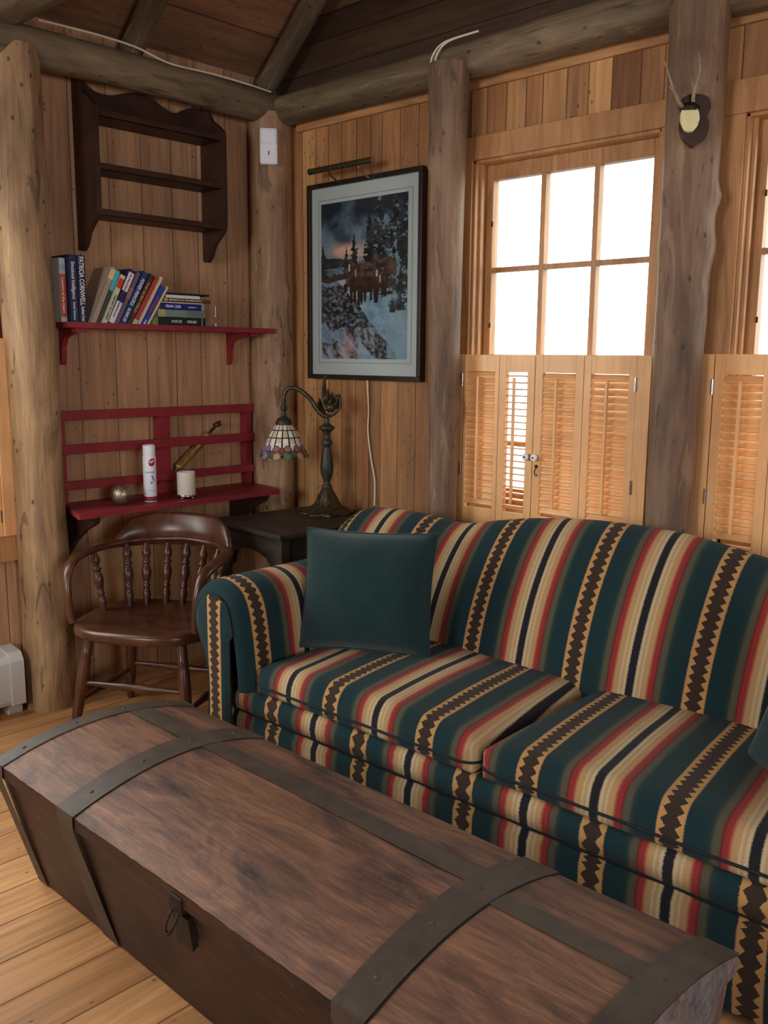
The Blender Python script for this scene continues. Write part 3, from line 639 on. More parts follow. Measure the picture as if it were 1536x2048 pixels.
def on_can(pts, name, mat, r=.0289):
    b_ = MB(); n_ = len(pts); vs_ = [Vector((r * cos(a), r * sin(a), z_)) for a, z_ in pts]; b_.add(vs_, [list(range(n_))]); return b_.build(name, mat, root, local=True)
oval = [(.35 + .52 * cos(q * pi / 12), .168 + .016 * sin(q * pi / 12) + .012 * cos(q * pi / 12)) for q in range(24)]
bb = MB()
def strip_patch(b_, a0, a1, zlo, zhi, r=.0290, n_=10):
    vs_ = [];
    for k in range(n_ + 1):
        a = a0 + (a1 - a0) * k / n_; vs_ += [(r * cos(a), r * sin(a), zlo(k / n_)), (r * cos(a), r * sin(a), zhi(k / n_))]
    b_.add(vs_, [(2 * k, 2 * k + 2, 2 * k + 3, 2 * k + 1) for k in range(n_)])
strip_patch(bb, -.15, .95, lambda s_: .172 + .008 * s_ - .017 * math.sqrt(max(0, 1 - (2 * s_ - 1) ** 2)), lambda s_: .172 + .008 * s_ + .017 * math.sqrt(max(0, 1 - (2 * s_ - 1) ** 2)))
bb.build('oval_emblem', colmat((150, 26, 44)), root, local=True)
bb = MB(); strip_patch(bb, -.05, .85, lambda s_: .176 + .008 * s_ - .0075 * math.sqrt(max(0, 1 - (2 * s_ - 1) ** 2)), lambda s_: .176 + .008 * s_ + .005 * math.sqrt(max(0, 1 - (2 * s_ - 1) ** 2)), .0292); bb.build('emblem_highlight', colmat((226, 170, 180)), root, local=True)
bb = MB()
for q in range(7):
    a0 = .1 + .11 * (q % 4) + .03 * q; zz = .085 + .009 * (q * 3 % 4)
    strip_patch(bb, a0, a0 + .16, lambda s_: zz - .004, lambda s_: zz + .003 + .003 * sin(pi * s_), .0291, 4)
bb.build('flower_picture', colmat((104, 128, 176)), root, local=True)
def bend_text(txt, sz, zc, a_c, col, nm, wid):
    o = letters(txt, sz, colmat(col), root, Matrix.Identity(4), nm, wid)
    for v in o.data.vertices:
        a = a_c + v.co.x / .0291; zz_ = zc + v.co.y; v.co = Vector((.0293 * cos(a), .0293 * sin(a), zz_))
bend_text('Lavender', .013, .133, .12, (70, 96, 150), 'lettering', .044)
bend_text('air freshener', .006, .052, .12, (90, 110, 150), 'lettering', .030)
# candle on a silver foot
root = empty('candle', (-3.50, 2.365, ZS), 0, 'white pillar candle in a frosted glass on a small silver foot', 'candle')
b = MB(); b.lathe([(.0385, .012), (.041, .016), (.041, .118), (.0405, .122), (.037, .120), (.036, .112), (.030, .110), (.002, .109)], 28); b.build('wax_body', M['wax'], root, local=True)
b = MB(); b.tube([(0, 0, .109), (.002, 0, .116)], .0012, 6); b.build('wick', M['black'], root, local=True)
b = MB(); b.lathe([(.036, .006), (.043, .008), (.044, .018), (.041, .020)], 28)
for q in range(4): b.lathe([(.004, 0), (.007, .003), (.005, .007)], 10, Matrix.Translation((.034 * cos(q * pi / 2 + .4), .034 * sin(q * pi / 2 + .4), 0)))
b.build('silver_foot', M['chrome'], root, local=True)
# brass pump leaning in the rack
pA, pB = Vector((-3.719, 2.452, .952)), Vector((-3.719, 2.70, 1.158)); dv = (pB - pA).normalized()
root = empty('brass_pump', pA, 0, 'old brass hand pump leaning diagonally in the red rack', 'hand pump')
Mq = dv.to_track_quat('Z', 'Y').to_matrix().to_4x4()
b = MB(); b.lathe([(.002, -.02), (.003, .0), (.006, .012), (.021, .018), (.0235, .022), (.0235, .032), (.021, .036), (.021, .235), (.0235, .238), (.0235, .252), (.018, .256)], 22, Mq); b.build('barrel', M['brass'], root, local=True)
b = MB(); b.lathe([(.012, .256), (.012, .262), (.006, .266), (.006, .318)], 16, Mq); b.build('rod', M['bronze'], root, local=True)
b = MB(); Mr = Mq @ Matrix.Translation((0, 0, .325)); b.lathe([(.007, -.010), (.013, -.004), (.014, .006), (.008, .012)], 16, Mr)
b.tube([Mr @ Vector((-.030, 0, 0)), Mr @ Vector((.030, 0, 0))], .0055, 10); b.lathe([(.008, .010), (.010, .016), (.005, .026)], 12, Mr); b.build('handle', M['bronze'], root, local=True)

# ------------------------------------------------------------ framed picture
PX0, PX1, PZ0, PZ1, PY = -3.455, -2.715, 1.388, 2.300, YB - .03
root = empty('framed_picture', ((PX0 + PX1) / 2, YB, PZ0), 0, 'black framed snowy mountain landscape print with riders, hung beside the corner post', 'picture')
b = MB(); f = .022
for a, c_ in (((PX0, PZ0), (PX1, PZ0 + f)), ((PX0, PZ1 - f), (PX1, PZ1)), ((PX0, PZ0 + f), (PX0 + f, PZ1 - f)), ((PX1 - f, PZ0 + f), (PX1, PZ1 - f))):
    b.box((a[0], PY - .008, a[1]), (c_[0], YB - .002, c_[1]))
b.build('frame', M['frame'], root, bevel=.002)
matw = flat('grey_blue_mat_board', srgb(176, 190, 190), .8, 0, .03, 12, .2, 0)
b = MB(); b.box((PX0 + f, PY + .008, PZ0 + f), (PX1 - f, PY + .014, PZ1 - f)); b.build('mat_board', matw, root)
b = MB(); ax0, ax1, az0, az1 = PX0 + .070, PX1 - .066, PZ0 + .078, PZ1 - .078
for a, c_ in (((ax0 - .001, az0), (ax0 + .001, az1)), ((ax1 - .001, az0), (ax1 + .001, az1)), ((ax0, az0 - .001), (ax1, az0 + .001)), ((ax0, az1 - .001), (ax1, az1 + .001))): b.box((a[0], PY + .0072, a[1]), (c_[0], PY + .009, c_[1]))
b.build('mat_line', colmat((92, 104, 110)), root)
def fbm(x, y, s, o=5, seed=0.0):
    return noise.fractal(Vector((x * s + seed, y * s - seed, seed * .7)), 1.0, 2.0, o)
def paint_px(u, v):
    """u across 0..1, v up 0..1 : a winter valley at dusk"""
    mixc = lambda a, b_, k: [a[i] + (b_[i] - a[i]) * max(0, min(1, k)) for i in range(3)]
    n1 = fbm(u, v * 1.6, 5, 5, 3.1); n2 = fbm(u, v * 1.8, 16, 4, 9.2)
    sky = mixc([34, 46, 58], [104, 128, 146], .5 + .9 * n1 - (v - .8) * 3.2)
    gl = math.exp(-(((u - .28) / .17) ** 2 + ((v - .69) / .05) ** 2)); gl2 = math.exp(-(((u - .55) / .16) ** 2 + ((v - .665) / .05) ** 2))
    sky = mixc(sky, [214, 172, 152], gl * 1.1 + gl2 * .6 + .25 * n2 * gl); c_ = sky
    hill = .635 + .03 * (1 - u / .3) + .01 * n2
    if v < hill and u < .45: c_ = mixc([34, 44, 44], [60, 74, 76], .5 + n2)
    lake = .59 + .012 * n1
    if v < lake: c_ = mixc([104, 128, 142], [70, 92, 104], .5 + n2 * 1.4)
    if v < .545 + .02 * fbm(u, .3, 22, 3, 1.0) and v > .485: c_ = mixc([34, 34, 34], [64, 50, 42], .5 + n2)
    # snow ground
    if v < .50 + .012 * n1:
        c_ = mixc([86, 122, 150], [150, 178, 196], .45 + .8 * n1 + .3 * n2)
    # creek with rocks, running from left middle to lower right
    cy = .36 - .62 * max(0, u - .18) ** 1.15; wd = .075 + .05 * (1 - u) + .05 * n1
    if abs(v - cy) < wd or (u < .45 and v < .38 and n1 > -.08 * 5 * (u)):
        rk = fbm(u, v * 1.9, 24, 3, 5.5); c_ = mixc([30, 34, 36], [112, 130, 142], .40 + 1.1 * rk)
    if v < .2 and u < .65: c_ = mixc(c_, [150, 160, 172], .35 + 1.2 * fbm(u * 1.5 + v, v, 9, 4, 2.2))
    c_ = mixc(c_, [184, 150, 158], .75 * math.exp(-((u - .33) / .10) ** 2 - ((v - .08) / .07) ** 2))
    # right-hand snow bank
    if u > .74 - .18 * (v - .3) and v < .42: c_ = mixc(c_, [120, 152, 166], .75)
    # spruces : (centre, base, tip, half width)
    for cx, b0, tp_, hw in ((.40, .50, .80, .085), (.31, .52, .72, .045), (.58, .46, .92, .12), (.70, .44, 1.08, .17), (.86, .40, 1.02, .20), (.98, .42, 1.0, .2), (.02, .52, .74, .07), (.93, .30, .5, .09), (.84, .29, .41, .05)):
        if b0 < v < tp_:
            s_ = (tp_ - v) / (tp_ - b0); sw = abs(((v * 42 + cx * 7) % 1) - .5) * .55 + .65
            wv = hw * (s_ ** .8) * sw * (1 + .9 * fbm(u, v * 2, 30, 2, cx * 10))
            if abs(u - cx) < wv: c_ = mixc([20, 28, 30], [52, 64, 64], .4 + n2 * 1.3)
            sn = fbm(u, v * 1.6, 20, 3, 7.7)
            if abs(u - cx) < wv * 1.1 and cx > .6 and sn > .22: c_ = mixc(c_, [104, 136, 148], (sn - .22) * 3 + .1)
    # dark reddish thicket and riders
    if .30 < u < .88 and .46 < v < .62 + .03 * n1 and n2 > -.25: c_ = mixc([44, 36, 32], [92, 72, 60], .3 + n2 * 1.4)
    for hx, hy, sx__, sy__ in ((.42, .485, .075, .045), (.56, .47, .10, .05), (.68, .48, .07, .04)):
        if ((u - hx) / sx__) ** 2 + ((v - hy) / sy__) ** 2 < 1 + .5 * n2: c_ = mixc([34, 22, 18], [62, 40, 30], .5 + n2)
    for lx, l0, l1 in ((.37, .35, .47), (.41, .35, .46), (.46, .34, .46), (.49, .345, .45), (.53, .36, .45), (.60, .37, .45), (.645, .35, .46), (.665, .35, .46), (.73, .385, .47), (.76, .39, .47)):
        if l0 < v < l1 and abs(u - lx) < .011 + .012 * (v - l0) / .1: c_ = [40, 26, 22]
    if ((u - .30) / .03) ** 2 + ((v - .455) / .028) ** 2 < 1: c_ = [44, 28, 22]
    for wx, wy in ((.42, .545), (.665, .535), (.34, .58), (.70, .50)):
        if abs(u - wx) < .010 and abs(v - wy) < .022: c_ = [176, 170, 164]
    return c_
NU, NV = 150, 270
q0x, q0z, q1x, q1z = PX0 + .088, PZ0 + .097, PX1 - .092, PZ1 - .095
b = MB(); b.grid(lambda u, v: Vector((q0x + (q1x - q0x) * u, PY + .0065, q0z + (q1z - q0z) * v)), NU, NV, smooth=False)
cols = [srgb(*[max(0, min(255, q)) for q in paint_px((i + .5) / NU, (j + .5) / NV)]) for j in range(NV) for i in range(NU)]
b.build('print', M['paint'], root, colors=cols)
b = MB(); b.box((PX0 + f, PY + .001, PZ0 + f), (PX1 - f, PY + .003, PZ1 - f)); b.build('cover_glass', M['glass'], root)
root = empty('picture_light', (-3.09, YB - .02, PZ1), 0, 'slim bronze picture light arching over the top of the snowy print', 'picture light')
b = MB(); b.tube([(-3.335, YB - .12, 2.337), (-2.935, YB - .12, 2.337)], .0135, 16)
b.tube([(-3.340, YB - .12, 2.337), (-3.335, YB - .12, 2.337)], .0145, 16); b.build('lamp_tube', M['bronze'], root)
b = MB(); b.tube([(-2.935, YB - .12, 2.337), (-2.929, YB - .12, 2.337)], .0145, 16); b.build('end_cap', M['chrome'], root)
for x in (-3.03, -3.22):
    b = MB(); b.tube(spline([(x, YB - .115, 2.335), (x, YB - .10, 2.312), (x, YB - .06, 2.292), (x, YB - .034, 2.286)]), .004, 10); b.build('arm', M['chrome'] if x > -3.1 else M['bronze'], root)
b = MB(); b.tube(spline([(-3.055, YB - .022, 1.39), (-3.055, YB - .012, 1.25), (-3.058, YB - .012, 1.15), (-3.035, YB - .014, 1.02), (-3.01, YB - .014, .92), (-3.005, YB - .02, .80)]), .0038, 8)
tag(b.build('power_cord', M['cable'], loc=(-3.05, YB, .8)), 'white power cord hanging down the wall from the bottom of the picture', 'cord')

# ------------------------------------------------------------ antlers on the post
az = math.atan2(-2.87, 1.40)
root = empty('antler_mount', (-1.424, 2.880, 2.185), az + R(90) + R(8), 'small antlers with a pale skull cap on a dark plaque on the thick log post', 'antlers')
# local frame: -y faces the camera, x right
b = MB(); pl = spline([(0, -.035, 0), (.045, 0, 0), (.058, .05, 0), (.048, .085, 0), (.06, .12, 0), (.045, .155, 0), (0, .165, 0), (-.045, .155, 0), (-.06, .12, 0), (-.048, .085, 0), (-.058, .05, 0), (-.045, 0, 0), (0, -.035, 0)], 5)[:-1]
b.prism([(v.x + .012, v.y) for v in pl], 'y', -.012, .012, M=Matrix.Rotation(R(14), 4, 'Z')); b.build('plaque', M['darkshelf'], root, local=True, bevel=.003)
b = MB(); sk = [(0, .018), (.018, .022), (.032, .04), (.038, .065), (.034, .09), (.026, .105), (.008, .108), (-.012, .104), (-.030, .104), (-.034, .08), (-.030, .05), (-.018, .024)]
b.prism([(x - .012, z) for x, z in sk], 'y', -.040, -.012, smooth=True); b.build('skull_cap', M['bone'], root, local=True, bevel=.008)
b = MB(); b.lathe([(.030, 0), (.034, .01), (.030, .022), (.016, .030)], 16, Matrix.Translation((-.012, -.026, .098)), lobes=7, amp=.12); b.build('hair_tuft', M['dark_metal'], root, local=True)
b = MB()
b.tube(spline([(.0, -.028, .11), (-.002, -.035, .15), (.004, -.045, .19), (.014, -.05, .235), (.012, -.045, .275), (.006, -.04, .31)]), [.0085 - .0065 * k / 40 for k in range(41)], 10)
b.tube(spline([(-.0, -.040, .175), (-.014, -.055, .195), (-.020, -.060, .215)]), [.0055 - .0045 * k / 16 for k in range(17)], 8)
b.build('right_antler', M['horn'], root, local=True)
b = MB()
b.tube(spline([(-.030, -.028, .105), (-.055, -.05, .125), (-.080, -.07, .165), (-.098, -.07, .21), (-.112, -.06, .255), (-.124, -.05, .285)]), [.0085 - .0065 * k / 40 for k in range(41)], 10)
b.tube(spline([(-.058, -.052, .13), (-.082, -.09, .155), (-.105, -.10, .175)]), [.0065 - .005 * k / 16 for k in range(17)], 8)
b.build('left_antler', M['horn'], root, local=True); root.scale = (.8, .8, .8)

# ------------------------------------------------------------ end table
TZ = .77
root = empty('end_table', (-3.10, 2.72, 0), R(-4), 'black end table with an arched apron, carrying the stained glass lamp', 'end table')
hw, hd = .265, .325
b = MB(); b.box((-hw, -hd, TZ - .022), (hw, hd, TZ), bev=.005); b.build('tabletop', M['black_table'], root, local=True)
for sx_ in (-1, 1):
    for sy in (-1, 1):
        b = MB(); x, y = sx_ * (hw - .045), sy * (hd - .045); b.prism([(x - .022, y - .022), (x + .022, y - .022), (x + .022, y + .022), (x - .022, y + .022)], 'z', 0, TZ - .022); b.build('leg', M['black_table'], root, local=True, bevel=.003)
def arch(w):
    pts = [(-w, TZ - .023), (-w, TZ - .21)]
    for k in range(9): a = pi * k / 8; pts.append((-(w - .03) * cos(a), TZ - .21 + .11 * sin(a) ** .7))
    return pts + [(w, TZ - .21), (w, TZ - .023)]
for s_ in (-1, 1):
    b = MB(); b.prism(arch(hw - .067), 'y', s_ * (hd - .04) - .009, s_ * (hd - .04) + .009); b.build('apron', M['black_table'], root, local=True)
    b = MB(); b.prism(arch(hd - .067), 'x', s_ * (hw - .04) - .009, s_ * (hw - .04) + .009); b.build('apron', M['black_table'], root, local=True)

# ------------------------------------------------------------ table lamp ; local x runs to picture right
root = empty('table_lamp', (-3.14, 2.90, TZ), R(43.7), 'bronze table lamp with a curved arm and stained glass shade on the black table', 'lamp')
b = MB(); n = 72
prof = [(.122, 0), (.125, .004), (.120, .010), (.104, .016), (.082, .025), (.062, .042), (.050, .066), (.038, .092), (.026, .112), (.020, .120)]
vs_ = []
for k, (r_, z_) in enumerate(prof):
    am = .10 * (1 - k / 9)
    for i in range(n): t = 2 * pi * i / n; vs_.append((r_ * (1 + am * cos(9 * t) + .4 * am * cos(27 * t)) * cos(t), r_ * (1 + am * cos(9 * t) + .4 * am * cos(27 * t)) * sin(t), z_))
b.add(vs_, [(k * n + i, k * n + (i + 1) % n, (k + 1) * n + (i + 1) % n, (k + 1) * n + i) for k in range(len(prof) - 1) for i in range(n)], 0, True); b.add(vs_, [list(range(n))[::-1]])
b.build('foot', M['bronze'], root, local=True)
b = MB(); b.lathe([(.020, .118), (.024, .126), (.018, .134), (.014, .142), (.017, .155), (.027, .185), (.030, .215), (.025, .26), (.018, .30), (.016, .315), (.022, .320), (.024, .330), (.022, .342), (.016, .346), (.014, .360), (.015, .375), (.020, .382), (.034, .394), (.036, .400), (.030, .408), (.014, .416), (.010, .425), (.012, .436), (.008, .446), (.010, .455)], 28, lobes=8, amp=.05); b.build('column', M['bronze_green'], root, local=True)
b = MB()
b.tube(spline([(.004, 0, .452), (-.018, 0, .458), (-.045, 0, .485), (-.075, 0, .530), (-.110, 0, .562), (-.150, 0, .582), (-.180, 0, .575), (-.196, 0, .552), (-.199, 0, .525)]), [.0125 - .004 * k / 64 for k in range(65)], 12)
b.build('curved_arm', M['bronze'], root, local=True)
b = MB()   # leaf casting at the top of the column
rnd = random.Random(3)
for k in range(13):
    a = k * 2.4; L_ = .05 + .02 * rnd.random(); bx, bz = -.01 + .03 * rnd.random(), .465 + .045 * rnd.random()
    tip = Vector((bx + .030 * cos(a), .022 * sin(a), bz + L_ * (.45 + .6 * rnd.random()))); base = Vector((bx, 0, bz - .01)); mid = (tip + base) / 2 + Vector((.010 * cos(a), .012 * sin(a), 0))
    b.tube(spline([base, mid, tip], 4), [(.003, .002), (.009, .004), (.012, .005), (.013, .005), (.013, .004), (.011, .004), (.008, .003), (.005, .002), (.001, .001)], 8)
b.tube(spline([(-.002, 0, .50), (-.014, 0, .55), (-.012, 0, .595), (-.004, 0, .612)], 4), [(.012, .004), (.014, .005), (.015, .005), (.016, .005), (.015, .005), (.014, .005), (.012, .005), (.010, .004), (.009, .004), (.007, .004), (.005, .003), (.004, .003), (.002, .002)], 8)
b.tube(spline([(-.01, 0, .462), (.01, 0, .455), (.035, 0, .475), (.045, 0, .510), (.035, 0, .535), (.022, 0, .525)], 5), .005, 8)
b.lathe([(.01, -.014), (.018, -.008), (.02, 0), (.016, .009), (.006, .013)], 14, Matrix.Translation((.012, -.012, .490)) @ Matrix.Rotation(R(80), 4, 'X'), lobes=5, amp=.2)
b.v = [(v[0] * 1.3 + .004, v[1] * 1.5, .462 + (v[2] - .462) * 1.18) for v in b.v]
b.build('leaf_ornament', M['bronze'], root, local=True)
sx0 = -.199
b = MB(); b.lathe([(.008, .528), (.011, .522), (.009, .512), (.007, .505), (.014, .496), (.016, .488), (.012, .478), (.007, .470), (.011, .462), (.012, .455), (.014, .448), (.030, .440), (.038, .425), (.040, .412)], 22, Matrix.Translation((sx0, 0, 0))); b.build('socket_cap', M['bronze_green'], root, local=True)
NT_, NZ_ = 144, 34; shp = [(.038, .414), (.054, .392), (.072, .360), (.087, .325), (.100, .296), (.116, .270)]
def sprof(v):
    q = v * (len(shp) - 1); k = min(int(q), len(shp) - 2); f_ = q - k; return [shp[k][i] + (shp[k + 1][i] - shp[k][i]) * f_ for i in (0, 1)]
def spt(u, v):
    r_, z_ = sprof(v); t = 2 * pi * u
    if v > .8: z_ -= .008 * (v - .8) / .2 * abs(sin(6 * t))
    return Vector((sx0 + r_ * cos(t), r_ * sin(t), z_))
def scol(u, v):
    a = u * 16; row = v * 4.6; lead = (24, 26, 22)
    if v < .56:
        if abs(a - round(a)) < .09 - .03 * v or abs(row - round(row)) < .055: return lead
        k = int(a) % 16; return [(238, 234, 222), (226, 206, 180), (244, 242, 236), (218, 196, 166)][(k * 7 + int(row) * 3) % 4]
    # flower border : overlapping petals
    fu = u * 6; best = 9; bi = 0
    for k in range(-1, 8):
        for j, (du, dv_, rr) in enumerate(((.5, .80, .22), (.22, .72, .17), (.78, .72, .17), (.30, .93, .18), (.72, .93, .18), (.0, .88, .2))):
            d_ = math.hypot((fu - k - du), (v - dv_) * 1.6) / rr
            if d_ < best: best = d_; bi = k * 6 + j
    if .84 < best < 1.02 or abs(best - .45) < .06 and bi % 6 == 0: return lead
    if best < .9: return [(128, 82, 70), (150, 92, 88), (160, 108, 84), (176, 150, 120), (96, 120, 96), (70, 84, 60)][bi % 6] if (bi // 6) % 3 else [(146, 128, 172), (158, 140, 184), (130, 112, 160), (96, 120, 96), (146, 128, 172), (60, 70, 52)][bi % 6]
    if v > .92: return lead
    if abs(a - round(a)) < .07: return lead
    return (232, 228, 220)
b = MB(); b.grid(spt, NT_, NZ_); b.build('glass_shade', M['shade'], root, local=True, colors=[srgb(*scol((i + .5) / NT_, (j + .5) / NZ_)) for j in range(NZ_) for i in range(NT_)])
b = MB(); b.lathe([(.012, .40), (.020, .372), (.024, .350), (.018, .328), (.004, .320)], 16, Matrix.Translation((sx0, 0, 0))); b.build('bulb', M['wax'], root, local=True)

# ------------------------------------------------------------ captain's chair ; local -y is its front, x to the viewer's right
root = empty('captains_chair', (-3.165, 1.975, 0), R(30), 'glossy brown wooden armchair with turned spindles, between the log post and sofa', 'chair')
SZ = .45
b = MB(); sp = []
for k in range(40):
    t = 2 * pi * k / 40; c_, s_ = cos(t), sin(t); w = .29 * (abs(c_) ** .55) * (1 if c_ > 0 else -1); d_ = .25 * (abs(s_) ** .62) * (1 if s_ > 0 else -1)
    if s_ < 0: d_ -= .03 * (1 - (w / .29) ** 2)
    sp.append((w, d_))
def seat_pt(u, v):
    i = int(round(u * 40)) % 40; x, y = sp[i]; rr = [1, .985, .93, .8, .6, .35, .01][int(round(v * 6))]; dz = [0, .012, .016, .010, .002, -.006, -.008][int(round(v * 6))]
    return Vector((x * rr, y * rr, SZ - .012 + dz))
b.grid(seat_pt, 40, 6); b.grid(lambda u, v: Vector((sp[int(round(u * 40)) % 40][0] * [1, 1.0, .96, .01][int(round(v * 3))], sp[int(round(u * 40)) % 40][1] * [1, 1.0, .96, .01][int(round(v * 3))], SZ - .012 - [0, .022, .03, .03][int(round(v * 3))])), 40, 3)
b.build('seat', M['chair'], root, local=True, weld=True)
# arm bow
bow = [(-.262, -.185, .455), (-.268, -.195, .52), (-.275, -.19, .60), (-.285, -.16, .665), (-.292, -.09, .692), (-.290, .0, .700), (-.272, .10, .705), (-.225, .19, .71), (-.14, .245, .715), (0, .268, .72)]
bow = bow + [(-x, y, z) for x, y, z in bow[-2::-1]]
bp = spline(bow, 5); b = MB(); rr = []
for p in bp:
    fr = min(1, max(0, (p.z - .62) / .07)); rr.append((.016 + .010 * fr, .014 + .0 * fr))
b.tube(bp, rr, 12, flat=(1, 0, 0)); b.build('arm_bow', M['chair'], root, local=True)
# crest board following the bow, curved in plan
b = MB(); nC = 36
def crest(u, v):
    a = -1 + 2 * u; x = a * .272; yb = .268 - .17 * abs(a) ** 2.2 * .75; lift = .125 * (1 - abs(a) ** 9) * (1 - .16 * abs(a) ** 2)
    z0, z1 = .695 - .006 * abs(a) ** 2, .705 + lift; th = .015
    ring = [(-th, 0), (-th * 1.1, .5), (-th * .8, .92), (0, 1), (th * .8, .92), (th * 1.1, .5), (th, 0), (-th, 0)]
    dy, fz = ring[int(round(v * 7))]; return Vector((x, yb + dy + .028 * fz, z0 + (z1 - z0) * fz))
b.grid(crest, nC, 7)
for u in (0, 1): b.add([crest(u, k / 7) for k in range(7)], [list(range(7))])
b.build('crest_board', M['chair'], root, local=True, weld=True)
sprof_ = [(0.0098, 0), (0.0122, .02), (0.0183, .045), (0.0159, .06), (0.0110, .075), (0.0183, .083), (0.0110, .091), (0.0146, .105), (0.0195, .125), (0.0207, .145), (0.0146, .165), (0.0122, .175), (0.0195, .182), (0.0122, .190), (0.0110, .198), (0.0183, .212), (0.0189, .225), (0.0122, .245), (0.0098, .262)]
for k, a in enumerate((-.215, -.150, -.065, .02, .105, .19, .245, -.262)):
    pb = Vector((a * .88, .205 - .11 * (abs(a) / .26) ** 2.2, SZ - .01)); pt = Vector((a * 1.02, .262 - .17 * (abs(a) / .262) ** 2.2 * .75, .70))
    if k == 6: pb, pt = Vector((.245, .02, SZ - .01)), Vector((.287, .03, .70))
    if k == 7: pb, pt = Vector((-.245, .02, SZ - .01)), Vector((-.287, .03, .70))
    dv = pt - pb; Mx = Matrix.Translation(pb) @ dv.to_track_quat('Z', 'Y').to_matrix().to_4x4() @ Matrix.Scale(dv.length / .262, 4, (0, 0, 1))
    b = MB(); b.lathe(sprof_, 14, Mx); b.build('spindle', M['chair'], root, local=True)
lp = [(.014, 0), (.017, .02), (.019, .08), (.022, .13), (.018, .16), (.022, .17), (.024, .24), (.023, .30), (.019, .325), (.023, .335), (.019, .345), (.021, .375), (.017, .42)]
feet = {}
for sx_ in (-1, 1):
    for sy in (-1, 1):
        pt = Vector((sx_ * .195, sy * .165 - .01, SZ - .03)); pb = Vector((sx_ * .250, sy * .225 - .01, 0)); feet[(sx_, sy)] = (pb, pt)
        dv = pt - pb; Mx = Matrix.Translation(pb) @ dv.to_track_quat('Z', 'Y').to_matrix().to_4x4() @ Matrix.Scale(dv.length / .42, 4, (0, 0, 1))
        b = MB(); b.lathe(lp, 16, Mx); b.build('leg', M['chair'], root, local=True)
def on_leg(s_, f_): pb, pt = feet[s_]; return pb + (pt - pb) * f_
def strut(a, c_):
    b_ = MB(); pts = [a + (c_ - a) * k / 12 for k in range(13)]; b_.tube(pts, [.008 + .006 * sin(pi * k / 12) + (.004 if k in (5, 7) else 0) for k in range(13)], 12); b_.build('stretcher', M['chair'], root, local=True)
strut(on_leg((-1, -1), .52), on_leg((1, -1), .52)); strut(on_leg((-1, 1), .40), on_leg((1, 1), .40))
for s_ in (-1, 1): strut(on_leg((s_, -1), .34), on_leg((s_, 1), .34))

# ------------------------------------------------------------ sofa ; local u = width, v = depth
SO = empty('sofa', (-2.68, 1.80, 0), R(1.5), 'large camelback sofa upholstered in teal, red and tan serape stripes', 'sofa')
PER = .40; PH = .003; W_ = 2.50
ST = M['stripe']
def uvx(p, ph=PH, per=PER): return (p.x - ph) / per
# base front rail and body
b = MB()
def rail(u, v):
    x = .13 + (W_ - .26) * u; prof = [(.09, .372), (.058, .370), (.042, .350), (.036, .32), (.042, .29), (.056, .280)]
    y, z = prof[int(round(v * 5))]; return Vector((x, y, z))
b.grid(rail, 90, 5, uvf=lambda u, v: ((.13 + (W_ - .26) * u - PH) / PER, .1 * v))
b.grid(lambda u, v: Vector((.13 + (W_ - .26) * u, [.056, .040, .038, .042, .05][int(round(v * 4))] + .006 * sin(u * 31) * v, [.279, .25, .17, .09, .035][int(round(v * 4))])), 90, 4, uvf=lambda u, v: ((.13 + (W_ - .26) * u - PH) / PER, .1 + .245 * v))
b.grid(lambda u, v: Vector((.20 + (W_ - .4) * u, .05 + .75 * v, .035)), 2, 2, uvf=lambda u, v: (u * 5, v)); b.grid(lambda u, v: Vector((.20 + (W_ - .4) * u, .09 + .72 * v, .372)), 2, 2, uvf=lambda u, v: (u * 5, v))
b.build('base_front', ST, SO, local=True)
b = MB(); b.tube([(.20 + (W_ - .4) * k / 40, .052, .281 + .002 * sin(k * 2.1)) for k in range(41)], .0045, 8); b.build('base_welt', M['welt'], SO, local=True)

